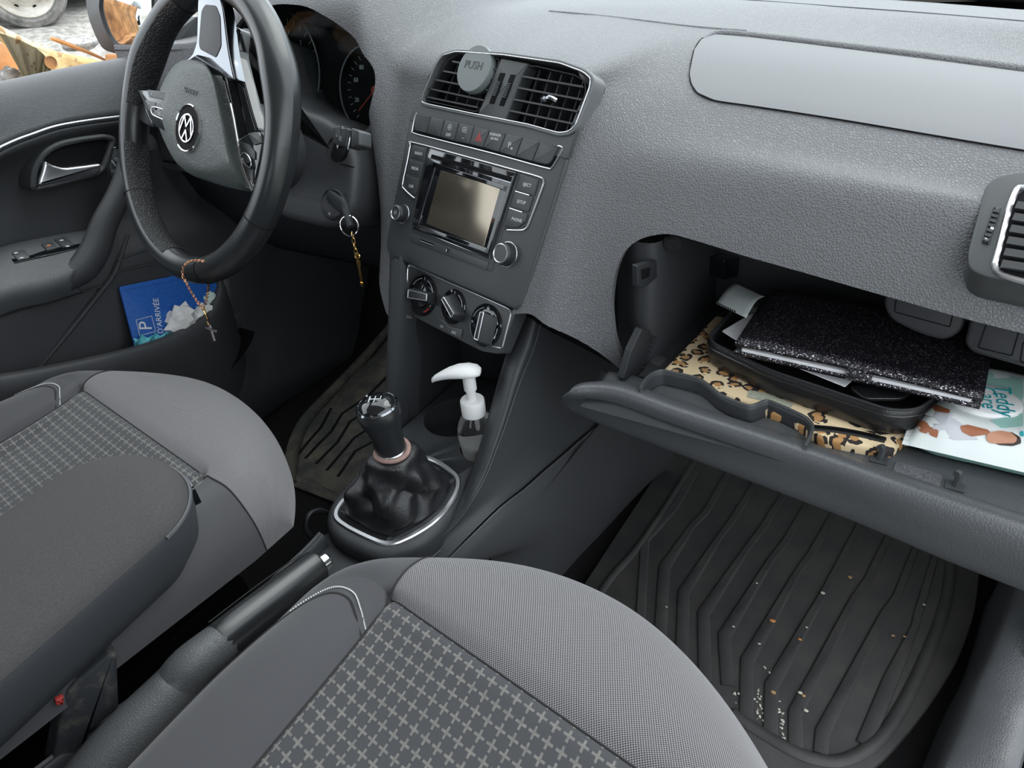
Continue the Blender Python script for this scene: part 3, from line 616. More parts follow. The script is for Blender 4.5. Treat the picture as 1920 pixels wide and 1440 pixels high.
# hub
padF = [(343, 124), (367, 117), (388, 124), (400, 150), (412, 215), (424, 284), (432, 312), (400, 322), (367, 319), (340, 298), (317, 250), (305, 213), (310, 187), (320, 157)]
padB = [(338, 122), (370, 112), (404, 122), (422, 148), (440, 233), (455, 300), (480, 362), (432, 352), (367, 330), (336, 303), (312, 252), (300, 213), (306, 187), (317, 157)]
f_ = rp(WP.Q(padF, .026), .02, 4); f2 = [tuple(Vector(p)*1.0) for p in f_]; b_ = rp(WP.Q(padB, -.012), .02, 4)
if area2(f_) < 0: f_ = f_[::-1]; b_ = b_[::-1]
cx = Vector((sum(p[0] for p in f_)/len(f_), sum(p[1] for p in f_)/len(f_)))
def sc(p, k): return tuple(cx+(Vector(p)-cx)*k)
lp = lambda a, b, t: tuple(Vector(a).lerp(Vector(b), t))
hub = mk('airbag_cover', rings([[WP.w(*p, -.016) for p in b_], [WP.w(*p, -.004) for p in b_], [WP.w(*lp(a, b, .35), .010) for a, b in zip(b_, f_)], [WP.w(*lp(a, b, .8), .021) for a, b in zip(b_, f_)],
    [WP.w(*sc(p, .985), .0255) for p in f_], [WP.w(*sc(p, .9), .0275) for p in f_], [WP.w(*sc(p, .6), .029) for p in f_], [WP.w(*sc(p, .25), .0295) for p in f_]]), M['hub'], wheel, sharp=60)
hu, hv = WP.q(353, 241, .030)
em = mk('emblem', [lathe(WP.w(hu, hv, .0295), WP.ez, [(.0280, -.003), (.0280, .0020), (.0268, .0030), (.0255, .0022)], 48, cap1=False)], M['chrome'], wheel)
mk('emblem_dish', lathe(WP.w(hu, hv, .0295), WP.ez, [(.0258, .0018), (.0001, .0012)], 40), M['black'], em)
EP = Pl(WP.w(hu, hv, .0318), -(WP.ex*cos(radians(-7))+WP.ey*sin(radians(-7))), -(WP.ey*cos(radians(-7))-WP.ex*sin(radians(-7))))
k_ = .0165
def st(a, b, w=.0021): return bar(EP.w(a[0]*k_, a[1]*k_, .0006), EP.w(b[0]*k_, b[1]*k_, .0006), w, .0014, EP.ez)
mk('emblem_letters', [frame(EP, circ(0, 0, k_*1.02, 40), .0020, -.0012, .0012, raw=True, bev=.0004), st((-.40, .88), (0, .14)), st((.40, .88), (0, .14)),
    st((-.86, .42), (-.42, -.82)), st((-.42, -.82), (0, -.10)), st((0, -.10), (.42, -.82)), st((.42, -.82), (.86, .42))], M['chrome'], em)
TP = Pl(WP.w(*WP.q(358, 171, .029), .0292), -(WP.ex*cos(radians(-7))+WP.ey*sin(radians(-7))), -(WP.ey*cos(radians(-7))-WP.ex*sin(radians(-7))))
mk('airbag_lettering', textgeo(TP, 'AIRBAG', 0, 0, .0088, .0002, ext=.0004), M['plas'], hub)
# upper spoke: chrome fork, gloss black fill
fork = [(371, 0), (374, -14), (392, -22), (412, -10), (419, 17), (427, 83), (431, 108), (440, 150), (425, 150), (415, 132), (395, 112), (370, 106), (352, 118), (340, 130), (345, 118), (362, 100), (369, 78)]
fq = WP.Q(fork, .010)
mk('spoke_trim', slab(WP, fq, -.004, .0105, r=.004, bev=.002), M['bchrome'], wheel)
mk('spoke_inlay', slab(WP, WP.Q([(377, 20), (384, 8), (404, 10), (412, 30), (414, 86), (404, 108), (374, 92), (372, 80)], .0115), .009, .0112, r=.004, bev=.0004), M['plasd'], wheel)
mk('spoke_back', slab(WP, WP.Q([(424, 45), (447, 52), (443, 100), (454, 145), (470, 205), (482, 245), (465, 258), (447, 264), (438, 215), (424, 150), (414, 80)], -.004), -.02, -.004, r=.005, bev=.003), M['gloss'], wheel)
mk('chrome_trim', tube([WP.P(*p, .004) for p in [(340, 128), (352, 114), (372, 107), (396, 113), (415, 134), (424, 165), (436, 215), (446, 270), (458, 320), (474, 358)]], .0016, 8, sub=4), M['chrome'], wheel)
# button pods
def pod(name, outl, h, inner, frm, legs):
    p = mk(name, slab(WP, WP.Q(outl, h), h-.014, h, r=.003, bev=.0015), M['gloss'], wheel)
    for q in inner: mk('button', slab(WP, WP.Q(q, h+.0015), h-.001, h+.0018, r=.0012, bev=.0006), M['plas'], p)
    mk('chrome_trim', tube([WP.P(*a, h+.002) for a in frm], .0009, 6, sub=3), M['satin'], p)
    for t, (a, b), s_ in legs:
        u, v = WP.q(a, b, h+.002); mk('legend', textgeo(WP, t, u, v, s_, h+.0019, ang=pi-.12), M['white'], p)
pod('button_pod', [(258, 168), (312, 170), (306, 195), (310, 246), (290, 236), (280, 222), (272, 200)], .020, [[(276, 168), (312, 172), (308, 187), (280, 182)], [(271, 187), (292, 192), (290, 213), (278, 206)], [(293, 192), (308, 196), (306, 207), (292, 203)], [(286, 205), (306, 208), (306, 221), (288, 216)]],
    [(306, 205), (292, 201), (284, 203), (285, 212), (290, 217), (306, 224)], [('<', (284, 176), .004), ('>', (303, 180), .004), ('^', (279, 194), .004), ('OK', (299, 213), .0042)])
pod('button_pod', [(446, 262), (462, 252), (482, 246), (492, 266), (486, 300), (478, 335), (476, 356), (462, 330), (450, 300)], .004, [[(449, 265), (465, 270), (478, 285), (478, 300), (452, 285)], [(464, 250), (480, 247), (491, 268), (476, 272)], [(452, 288), (464, 290), (470, 305), (455, 308)], [(459, 312), (474, 318), (475, 345), (465, 333)]],
    [(452, 291), (456, 286), (466, 293), (471, 306), (468, 314), (458, 307), (452, 298)], [('+', (455, 297), .006)])
# spokes joining pods to the rim
mk('spoke', slab(WP, WP.Q([(248, 205), (258, 165), (280, 172), (290, 240), (275, 235), (258, 222)], 0), -.014, .002, r=.004, bev=.003), M['leather'], wheel)
mk('spoke', slab(WP, WP.Q([(470, 250), (500, 240), (512, 290), (500, 330), (478, 352), (478, 300)], 0), -.014, .000, r=.004, bev=.003), M['leather'], wheel)

# ================================================================== COLUMN
sc_ = thing('steering_column', 'grey moulded steering column cover with a wiper stalk behind the wheel', 'steering column', WC-WP.ez*.15)
KP = Pl((-.24, .02, .56), (1, .10, 0), (.02, .36, .93))
out = [(440, 45), (490, 60), (505, 160), (565, 203), (600, 214), (635, 236), (655, 262), (668, 300), (667, 345), (660, 395), (640, 425), (600, 428), (530, 410), (470, 372), (455, 330), (440, 250)]
o_ = rp(KP.Q(out), .012, 4)
if area2(o_) < 0: o_ = o_[::-1]
shr = mk('column_shroud', rings([[KP.w(*p, -.13) for p in inset(o_, .004)], [KP.w(*p, -.06) for p in inset(o_, -.001)], [KP.w(*p, -.016) for p in o_]]+[[KP.w(*p, -.016+.016*sin(a)) for p in inset(o_, .012*(1-cos(a)))] for a in (.4, .8, 1.2, 1.57)]+[[KP.w(*p, .002) for p in inset(o_, .03)]]), M['shroud'], sc_, sharp=50)
mk('shroud_joint', tube([KP.P(*p, .0008) for p in [(548, 296), (580, 300), (612, 305), (640, 308), (664, 314)]], .0008, 5, sub=3), M['black'], sc_)
mk('column', lathe(WC-WP.ez*.016, -WP.ez, [(.045, 0), (.045, .03), (.055, .05), (.055, .16)], 32), M['plasd'], sc_)
hq = KP.q(630, 282, .001)
boss = mk('stalk_socket', lathe(KP.w(*hq, -.004), KP.ez, [(.019, 0), (.019, .004), (.014, .0062), (.0135, -.001)], 32), M['black'], sc_)
sa = KP.P(632, 292, .002); sb_ = KP.P(640, 262, .025); sc2 = at(645, 250, 'y', -.03)
stk = mk('wiper_stalk', tube([sa, sa.lerp(sb_, .5), sb_, sc2], [.0085, .0085, .008, .009], 14, sub=4), M['plasd'], sc_)
XP = Pl(at(643, 255, 'y', -.035), (1, -.15, 0), (0.02, .42, .9))
hd = mk('stalk_head', [slab(XP, XP.Q([(624, 236), (652, 240), (648, 277), (622, 270)]), -.022, .0, r=.003, bev=.002)], M['plasd'], sc_)
mk('stalk_switch', [slab(XP, XP.Q([(655, 238), (670, 244), (671, 272), (654, 277)]), -.020, -.002, r=.003, bev=.002)], M['plas'], sc_)
mk('chrome_ring', tube([XP.P(*p, -.004) for p in [(654, 236), (656, 258), (652, 280)]], .0012, 6, sub=3), M['bchrome'], hd)
u, v = XP.q(637, 256); mk('legend', [textgeo(XP, '= =', u, v+.010, .007, 0), textgeo(XP, '0', u-.006, v+.001, .006, 0), textgeo(XP, '/:', u+.002, v-.002, .008, 0), textgeo(XP, 'v', u-.002, v-.011, .008, 0)], M['white'], hd)
iq = KP.q(624, 383, .002)
ign = mk('ignition_lock', lathe(KP.w(*iq, -.003), KP.ez, [(.0215, 0), (.0215, .004), (.019, .0062), (.016, .004), (.0155, -.002), (.0001, -.002)], 40), M['plasd'], sc_)
u, v = iq; mk('legend', [textgeo(KP, '0', u-.004, v-.013, .005, .0042)], M['white'], ign)
key = thing('car_key', 'black car key standing in the ignition lock, ring through its head', 'key', KP.w(*iq, .01))
ka = KP.w(*KP.q(622, 368), .004); kb = at(646, 390, 'y', -.012); kc = at(657, 425, 'y', -.020)
mk('key_head', tube([ka, ka.lerp(kb, .6), kb, kb.lerp(kc, .55), kc], [.0085, .0105, .0108, .0095, .008], 12, sub=4, flat=.55, up=(-.75, -.6, .3)), M['plas'], key)
kr = thing('key_ring', 'thin steel split ring hanging from the car key', 'key ring', at(655, 423, 'y', -.022))
c = at(655, 423, 'y', -.022); vv = Vector((.62, .2, 0)).normalized(); w_ = Vector((-.1, .25, .96)).normalized()
mk('ring', [tube([c+vv*(.0128*cos(t))+w_*(.0128*sin(t)) for t in [2*pi*i/40 for i in range(40)]], .0009, 8, closed=True), tube([c+vv*(.0128*cos(t))+w_*(.0128*sin(t))+Vector((.0008, -.0012, 0)) for t in [2*pi*i/40 for i in range(40)]], .0008, 8, closed=True)], M['chrome'], kr)
kc_ = thing('key_charm', 'slim gold pendant with two links hanging below the key ring', 'key charm', at(670, 490, 'y', -.022))
lk = [at(*p, 'y', -.022) for p in [(660, 436), (662, 447), (664, 457), (666, 467), (669, 479)]]
for i in range(4):
    a, b = lk[i], lk[i+1]; m_ = (a+b)/2; dd = (b-a); s_ = Vector((.8, .3, 0)) if i % 2 else Vector((.3, -.8, 0)); s_ = (s_-dd*(s_.dot(dd)/dd.length_squared)).normalized()
    mk('link', tube([m_+dd*(.62*cos(t))+s_*(.0022*sin(t)) for t in [2*pi*k/14 for k in range(14)]], .0007, 6, closed=True), M['gold'], kc_)
ct = at(670, 480, 'y', -.022); mk('link', tube([ct+vv*(.0034*cos(t))+w_*(.0034*sin(t)) for t in [2*pi*k/20 for k in range(20)]], .0010, 6, closed=True), M['gold'], kc_)
a, b = at(671, 486, 'y', -.022), at(680, 536, 'y', -.022)
mk('pendant', [bar(a, b, .0042, .0016, (0, 1, 0)), bar(a.lerp(b, .86)+Vector((0, -.001, 0)), b+Vector((0, -.001, 0)), .0052, .0016, (0, 1, 0)), bar(a.lerp(b, .05), a.lerp(b, .2), .0058, .0018, (0, 1, 0))], M['gold'], kc_)

# ================================================================== INSTRUMENTS
ic = thing('instrument_cluster', 'dark instrument cluster with two chrome ringed dials in the dash binnacle', 'instrument cluster', (-.33, .15, .65))
hz = HOODr; cxz = Vector((-.33, .655))
def hs(k, dz=0): return [((p[0]-cxz.x)*k+cxz.x, (p[1]-cxz.y)*k+cxz.y+dz) for p in hz]
Vh, Fh, _ = rings([[Vector((x, .100, z)) for x, z in hs(1.02)], [Vector((x, .13, z)) for x, z in hs(.97)], [Vector((x, .185, z)) for x, z in hs(.93, -.004)]], False, True)
hsg = mk('housing', (Vh, Fh, None), M['plasd'], ic, sharp=50, solid=0)
IP = Pl((-.30, .158, .64), (1, .02, 0), (0, .25, .97))
mk('dial_plate', slab(IP, rp([IP.q(*p) for p in [(500, 20), (640, 60), (745, 110), (745, 200), (700, 262), (560, 225), (480, 180)]], .01), -.004, 0, raw=True, bev=.0005), M['black'], ic)
def gauge(px, py, pt, nums, needle, ncol, seg):
    u, v = IP.q(px, py); r = (Vector(IP.q(*pt))-Vector((u, v))).length
    g = mk('dial', lathe(IP.w(u, v, .001), IP.ez, [(r*.98, 0), (r*.98, .0006), (.0001, .0006)], 48), M['black'], ic)
    mk('dial_wall', lathe(IP.w(u, v, 0), IP.ez, [(r*.97, 0), (r*1.0, .010)], 64, False, False), M['black'], g)
    mk('chrome_ring', tube([IP.w(u+r*1.01*cos(t), v+r*1.01*sin(t), .011) for t in [2*pi*i/64 for i in range(64)]], .0013, 8, closed=True), M['satin'], g)
    gs = []
    for i, a in enumerate(np.linspace(radians(225), radians(-45), 25)):
        gs.append(bar(IP.w(u+r*.80*cos(a), v+r*.80*sin(a), .0018), IP.w(u+r*.90*cos(a), v+r*.90*sin(a), .0018), .0007, .0003, IP.ez))
    for t, a in nums: gs.append(textgeo(IP, t, u+r*.66*cos(radians(a)), v+r*.66*sin(radians(a)), .0085, .0018))
    mk('dial_scale', gs, M['white'], g)
    a = radians(needle); mk('needle', [bar(IP.w(u, v, .005), IP.w(u+r*.7*cos(a), v+r*.7*sin(a), .005), .0014, .0008, IP.ez), lathe(IP.w(u, v, .002), IP.ez, [(.006, 0), (.006, .003), (.004, .004)], 20)], M[ncol], g)
    if seg: mk('small_gauge', [frame(IP, circ(u+r*.5, v-r*.25, .008, 20), .0006, .0018, .0022, raw=True, bev=.0001)], M['white'], g)
    return g
gauge(536, 132, (608, 130), [('1', 20), ('2', 45), ('3', 75), ('4', 105)], 222, 'red', True)
gauge(706, 170, (690, 247), [('20', 200), ('60', 160), ('80', 130), ('120', 90), ('160', 45)], 222, 'red', False)
mk('display_window', [frame(IP, [IP.q(*p) for p in [(669, 90), (700, 95), (672, 150), (664, 130)]], .0005, .001, .0014, r=.001, bev=.0001)], M['white'], ic)
mk('reset_button', slab(IP, IP.Q([(580, 208), (612, 216), (610, 224), (576, 215)], .012), .0, .012, r=.001), M['plas'], ic); mk('reset_button', slab(IP, IP.Q([(615, 217), (650, 226), (648, 235), (612, 226)], .012), .0, .012, r=.001), M['plas'], ic)
mk('lens', slab(Pl((-.33, .130, .65), (1, .02, 0), (0, .12, .99)), rp([(-.175, -.075), (.16, -.075), (.165, .0), (.10, .075), (-.10, .08), (-.175, .03)], .02), 0, .001, raw=True, bev=.0003), M['glass'], ic)

# ================================================================== DRIVER'S DOOR
DX = lambda px, py, x: at(px, py, 'x', x)
door = bpy.data.objects.new('door_1', None); COL.objects.link(door); door.location = (-.72, -.3, .3); WL['door_1'] = Vector((-.72, -.3, .3)); door['kind'] = 'structure'
# upper band: sill edge -> chrome strip
sT = [(-140, 196), (0, 167), (60, 154), (120, 141), (235, 120), (300, 116), (345, 116), (400, 110)]
ys = [DX(px, py, -.715) for px, py in sT]; ys.insert(0, ys[0]+Vector((0, -.5, .0)))
sM = [(-140, 345), (0, 274), (60, 250), (120, 232), (228, 217), (300, 213), (360, 214), (420, 216)]
band = []
for k, (fx, fz) in enumerate([(0, -.02), (.0, 0), (.012, .004), (.028, -.006), (.038, -.03)]):
    band.append([Vector((p.x+fx, p.y, p.z+fz)) for p in ys])
mm = [DX(px, py, -.668) for px, py in sM]; mm.insert(0, mm[0]+Vector((0, -.5, -.03))); band.append([p+Vector((-.001, 0, 0)) for p in mm])
mk('upper_trim', loft(band, 4, 4), M['door'], door, solid=.006)
mk('window_seal', tube([p+Vector((-.004, 0, .001)) for p in ys], .0042, 8, sub=4), M['black'], door)
mk('chrome_strip', tube([p+Vector((.002, 0, -.001)) for p in mm], .0036, 10, sub=5), M['satin'], door)
mk('outer_skin', box((-.80, -1.2, .02), (-.765, .40, .655)), M['doorp'], door)
# main panel below the strip
low_ = [[p+Vector((.0, 0, -.004)) for p in mm]]
for z, x in ((.575, -.700), (.54, -.716), (.50, -.718), (.44, -.712), (.40, -.672), (.35, -.662), (.27, -.655), (.16, -.65), (.03, -.65)):
    low_.append([Vector((x, p.y, z if k else z)) for k, p in enumerate(mm)])
mk('door_panel', loft(low_, 4, 4), M['doorp'], door, solid=.006)
# handle recess
recO = R1([(178, 1060), (180, 960), (240, 850), (330, 795), (450, 770), (600, 752), (665, 775), (640, 860), (600, 960), (560, 990), (300, 1060), (215, 1078)])
QP = Pl((-.670, -.05, .52), (0, 1, 0), (0, 0, 1))
mk('handle_bezel', frame(QP, QP.Q(recO, .004), .008, -.03, .004, r=.02, bev=.003), M['plas'], door)
mk('handle_recess', slab(QP, QP.Q(R1([(248, 880), (330, 815), (450, 788), (590, 772), (606, 850), (585, 950), (300, 1046), (212, 1056)]), -.002), -.010, -.0035, r=.008), M['black'], door)
hl = [(252, 900), (290, 925), (360, 945), (470, 932), (575, 918), (572, 965), (540, 985), (380, 1015), (220, 1045), (222, 1010), (240, 960)]
mk('door_handle', slab(QP, QP.Q(R1(hl), .006), -.006, .006, r=.006, bev=.004), M['satin'], door)
lkp = R1([(640, 825), (672, 830), (690, 870), (680, 960), (650, 1028), (622, 1000), (612, 940)])
lb = mk('lock_switch', slab(QP, QP.Q(lkp, .010), .0, .010, r=.008, bev=.003), M['plas'], door)
mk('lock_switch_trim', frame(QP, QP.Q(lkp, .011), .0012, .009, .0112, r=.008, bev=.0003), M['bchrome'], lb)
a = QP.P(*R1([(628, 902)])[0], .0112); b = QP.P(*R1([(662, 950)])[0], .0112); mk('legend', [bar(a, b, .0012, .0008, (1, 0, 0))]+[frame(QP, circ(*QP.q(*R1([c])[0], .011), .0022, 12), .0005, .0103, .0107, raw=True, bev=.0001) for c in ((655, 895), (637, 962))], M['white'], lb)
# grab handle sweeping down into the armrest
gh = [(236, 300), (232, 335), (224, 362), (212, 388), (196, 420), (180, 465), (158, 500), (120, 530)]
mk('grab_handle', tube([DX(px, py, -.648+.004*k) for k, (px, py) in enumerate(gh)], [.012, .016, .018, .019, .020, .022, .022, .016], 14, sub=4, flat=.7, up=(1, 0, 0)), M['doorp'], door)
AP = Pl(DX(80, 475, -.66), (0, 1, 0), (-1, 0, .22))   # armrest top
at_ = [[DX(-140, 520, -.69), DX(0, 470, -.69), DX(90, 448, -.69), DX(165, 436, -.69)], [DX(-140, 545, -.66), DX(0, 482, -.66), DX(100, 462, -.66), DX(178, 448, -.66)], [DX(-140, 590, -.62), DX(0, 530, -.62), (DX(90, 512, -.62)), DX(150, 498, -.62)], [DX(-140, 620, -.608), DX(0, 556, -.608), DX(80, 540, -.608), DX(130, 528, -.612)], [DX(-140, 680, -.62), DX(0, 590, -.62), DX(90, 565, -.622), DX(150, 545, -.63)]]
at_ = [[r[0]+Vector((0, -.5, 0))]+r for r in at_]
arm_d = mk('door_armrest', loft(at_, 5, 5), M['door'], door, solid=.005)
bvA = BVHTree.FromPolygons([Vector(v) for v in loft(at_, 5, 5)[0]], loft(at_, 5, 5)[1])
def dpanel(q, off, name, mat, par, th=.004):
    ps = [onto(*p, off, bvA) for p in q]
    if any(p is None for p in ps): return None
    n = (ps[1]-ps[0]).cross(ps[2]-ps[0]).normalized(); n = n if n.x > 0 or n.z > 0 else -n
    pl = Pl(ps[0], ps[1]-ps[0], n.cross(ps[1]-ps[0])); q2 = [((p-pl.o).dot(pl.ex), (p-pl.o).dot(pl.ey)) for p in ps]
    return mk(name, slab(pl, q2, -.003, th, r=.002, bev=.0005), mat, par), pl
R42 = lambda q: rs(q, 3, 0, 440)
wsw = dpanel([(8, 478), (152, 447), (168, 458), (160, 468), (28, 500)], .001, 'window_switch_panel', M['gloss'], door)
if wsw:
    wsw, wpl = wsw
    for q in [[(22, 480), (45, 475), (56, 490), (34, 495)], [(77, 464), (97, 460), (107, 472), (88, 477)], [(101, 456), (122, 451), (140, 466), (118, 471)]]:
        dpanel(q, .003, 'window_switch', M['plas'], wsw, .0045)
    for px, py, mt in ((30, 482, 'white'), (40, 491, 'white'), (91, 468, 'orange'), (116, 459, 'white'), (126, 469, 'white')):
        p = onto(px, py, .0078, bvA)
        if p: mk('legend', bar(p-wpl.ex*.0025, p+wpl.ex*.0025, .0028, .0004, wpl.ez), M[mt], wsw)
# lower door creases
for q, x in (([(0, 592), (90, 566), (190, 537)], -.652), ([(218, 487), (275, 470), (330, 458)], -.650), ([(210, 512), (290, 494), (330, 484)], -.650)):
    mk('trim_line', tube([DX(*p, x) for p in q], .0016, 6, sub=3), M['plas'], door)
mk('trim_ridge', tube([DX(*p, -.652) for p in [(240, 440), (215, 510), (190, 545), (130, 620), (75, 688)]], [.003, .004, .004, .004, .003], 8, sub=4), M['doorp'], door)
# pocket
rimP = [(-140, 740), (0, 712), (70, 700), (200, 672), (290, 648), (350, 622), (392, 592), (408, 560), (412, 535), (404, 515)]
xs_ = [-.585, -.585, -.585, -.585, -.588, -.592, -.60, -.615, -.630, -.65]
rimW = [DX(px, py, x) for (px, py), x in zip(rimP, xs_)]; rimW.insert(0, rimW[0]+Vector((0, -.4, .0)))
wall = [[p+Vector((-.012, 0, -.12)) for p in rimW], [p+Vector((-.011, 0, -.012)) for p in rimW], [p+Vector((-.009, 0, .001)) for p in rimW], [p+Vector((.0, 0, .003)) for p in rimW], [p+Vector((.007, 0, -.003)) for p in rimW], [p+Vector((.010, -.002, -.03)) for p in rimW], [p+Vector((.004, -.004, -.12)) for p in rimW], [Vector((p.x-.005, p.y, .03)) for p in rimW]]
mk('pocket', loft(wall, 4, 4), M['doorp'], door, solid=.004)
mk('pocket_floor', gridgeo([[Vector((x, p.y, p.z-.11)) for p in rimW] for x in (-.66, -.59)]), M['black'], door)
# round mirror adjuster and lock pin
mq = DX(276, 272, -.664); mk('mirror_adjuster', lathe(mq+Vector((-.008, 0, 0)), (1, 0, .1), [(.020, 0), (.019, .006), (.012, .0085), (.0105, .013), (.006, .014)], 28), M['plas'], door)
lp_ = DX(301, 135, -.70); mk('lock_pin', lathe(lp_+Vector((0, 0, -.004)), (.15, 0, 1), [(.011, 0), (.0105, .003), (.005, .0035), (.0045, .008), (.002, .009)], 24), M['plas'], door)
# mirror corner and A-pillar foot
struct(mk('trim_4', [slab(Pl((-.735, .2, .70), (0, 1, 0), (0, 0, 1)), Pl((-.735, .2, .70), (0, 1, 0), (0, 0, 1)).Q([(306, 112), (312, 84), (335, 55), (352, 42), (368, 30), (385, 110), (350, 112)]), -.01, .004, r=.004)], M['plasd']))
struct(mk('trim_5', tube([(-.745, .46, .66), (-.68, .22, .92), (-.60, -.12, 1.13), (-.63, -.9, 1.18)], .034, 12, sub=6), M['black']))

# ================================================================== FOOTWELL SIDE
fs = [[DX(405, 470, -.66), DX(470, 440, -.66), DX(560, 420, -.66), DX(700, 440, -.66)], [DX(415, 560, -.645), DX(500, 500, -.65), DX(600, 470, -.66), DX(740, 500, -.66)], [DX(412, 660, -.635), DX(500, 620, -.64), DX(600, 580, -.65), DX(760, 560, -.65)], [DX(412, 720, -.61), DX(500, 690, -.615), DX(590, 650, -.63), DX(760, 600, -.64)], [DX(412, 765, -.60), DX(480, 745, -.60), DX(590, 690, -.615), DX(760, 630, -.63)], [DX(412, 800, -.615), DX(480, 790, -.61), DX(590, 720, -.625), DX(760, 650, -.64)]]
struct(mk('wall_left', loft(fs, 5, 5), M['doorp'], solid=.006))
struct(mk('trim_6', tube([DX(*p, x) for p, x in [((422, 645), -.636), ((432, 610), -.638), ((460, 575), -.642), ((500, 545), -.648), ((560, 510), -.652)]], [.004, .005, .0045, .004, .003], 8, sub=4), M['plas']))
fp = Pl(DX(640, 520, -.655), (0, 1, 0), (0, 0, 1)); struct(mk('trim_7', slab(fp, fp.Q([(578, 480), (632, 470), (645, 560), (600, 585), (585, 570)], .002), -.004, .003, r=.006, bev=.002), M['doorp']))

# ================================================================== OUTSIDE
mir = thing('door_mirror', 'black exterior door mirror outside the driver window', 'wing mirror', (-.95, .25, .68))
MP = Pl((-.95, .235, .68), (.93, .30, 0), (-.02, .04, .999))
mo = [(160, -5), (166, 35), (180, 70), (192, 92), (210, 99), (262, 108), (290, 100), (292, 40), (290, -40), (170, -40)]
oo = rp(MP.Q(mo, -.03), .012, 4)
if area2(oo) < 0: oo = oo[::-1]
mi = [(190, -10), (187, 15), (195, 45), (207, 72), (222, 87), (258, 97), (284, 92), (286, 40), (284, -34), (196, -34)]
ii = rp(MP.Q(mi, 0), .010, 4)
if area2(ii) < 0: ii = ii[::-1]
mk('mirror_housing', rings([[MP.w(*p, -.09) for p in inset(oo, .03)], [MP.w(*p, -.065) for p in inset(oo, .008)], [MP.w(*p, -.03) for p in oo], [MP.w(*p, -.002) for p in inset(ii, -.004)], [MP.w(*p, .002) for p in inset(ii, -.001)], [MP.w(*p, -.004) for p in inset(ii, .003)]], True, True), M['doorp'], mir)
mk('mirror_glass', slab(MP, inset(ii, .003), -.005, -.0025, raw=True, bev=.0003), plain('mirror', (.85, .9, .9), .01, 1), mir)
mk('mirror_arm', tube([MP.w(.09, -.05, -.04), (-.80, .27, .63)], .022, 10), M['doorp'], mir)
def ramp_ground():
    rows = []
    for i, x in enumerate([-.9, -1.3, -2, -3, -4, -5, -6.5, -8, -11, -16, -30]):
        z = -.30+.79*sst((-x-.9)/4.1*.5)*2 if x > -5 else .49+(-x-5)*.10
        rows.append([Vector((x, y, z+.01*noise.noise(Vector((x*3, y*3, 0))))) for y in np.linspace(-14, 22, 60)])
    return gridgeo(rows)
M['gravel'] = noisy('gravel', (.20, .19, .17), (.62, .61, .57), 22, .95, .9, .02, detail=8, lo=.3, hi=.72)
gr = struct(mk('ground', ramp_ground(), M['gravel'])); gr.name = 'ground_gravel'
M['grass'] = noisy('mossy_grass', (.12, .20, .05), (.45, .5, .25), 9, 1, .6, .02, detail=8)
struct(mk('ground_grass', gridgeo([[Vector((x, y, .49+(-x-5)*.10+.012)) for y in np.linspace(2.2, 12, 10)] for x in (-6.5, -9, -20)]), M['grass']))
# van wheel
wc = DX(38, -28, -5); van = thing('van', 'van parked on the gravel, its dusty steel wheel at the window edge', 'van', wc+Vector((-.5, 0, .4)))
rr = (DX(38, -28, -5)-DX(45, 55, -5)).length; axv = Vector((1, -.45, -.08)).normalized()
M['tyre'] = noisy('dusty_tyre', (.09, .09, .085), (.26, .25, .235), 12, .9, .3, .003)
M['hubs'] = noisy('rusty_wheel_steel', (.34, .30, .25), (.62, .60, .55), 8, .7, .2, .002)
mk('tyre', lathe(wc, axv, [(rr*.72, .01), (rr*.80, .03), (rr*.93, .02), (rr, -.02), (rr, -.16), (rr*.9, -.2), (rr*.7, -.2)], 64, False, False), M['tyre'], van)
hb_ = mk('wheel_rim', lathe(wc, axv, [(rr*.73, .012), (rr*.70, .022), (rr*.66, .01), (rr*.60, -.03), (rr*.50, -.05), (rr*.40, -.02), (rr*.34, .01), (rr*.12, .02), (.001, .02)], 64, False), M['hubs'], van)
ao = axv.orthogonal().normalized(); bo = axv.cross(ao)
for k in range(8): mk('rim_hole', lathe(wc+(ao*cos(k*pi/4+.3)+bo*sin(k*pi/4+.3))*rr*.53-axv*.048, axv, [(rr*.05, 0), (rr*.05, .004)], 14), M['black'], hb_)
for k in range(6): mk('wheel_nut', lathe(wc+(ao*cos(k*pi/3)+bo*sin(k*pi/3))*rr*.24+axv*.012, axv, [(rr*.045, 0), (rr*.045, .025)], 6), M['hubs'], hb_)
van2 = van
mk('body', box((-7.2, .5, wc.z+.32), (-5.1, 5.5, wc.z+1.7)), plain('van_paint', (.75, .76, .76), .3), van2); mk('underbody', box((-7.0, .6, wc.z-.02), (-5.25, 5.2, wc.z+.34)), M['black'], van2)
wcx = thing('parked_car', 'pale car parked behind, seen only in the door mirror', 'car', (-3.6, -6, .3))
sidep = Pl((-3.0, -6, .3), (0, 1, 0), (0, 0, 1))
mk('body', slab(sidep, [(-2.1, .15), (2.0, .15), (2.1, .5), (2.0, .78), (1.2, .85), (.6, 1.3), (-1.2, 1.35), (-2.0, .95), (-2.15, .5)], -1.5, 0, r=.15, bev=.06), plain('pale_car_paint', (.75, .82, .85), .25), wcx)
mk('side_window', slab(sidep, [(.95, .88), (.5, 1.22), (-1.1, 1.26), (-1.5, .92)], 0, .01, r=.06), M['gloss'], wcx)
for yy in (-1.35, 1.3): mk('wheel', lathe(sidep.w(yy, .20, .0), sidep.ez, [(.30, -.18), (.30, .0), (.20, .02), (.001, .01)], 28), M['black'], wcx)
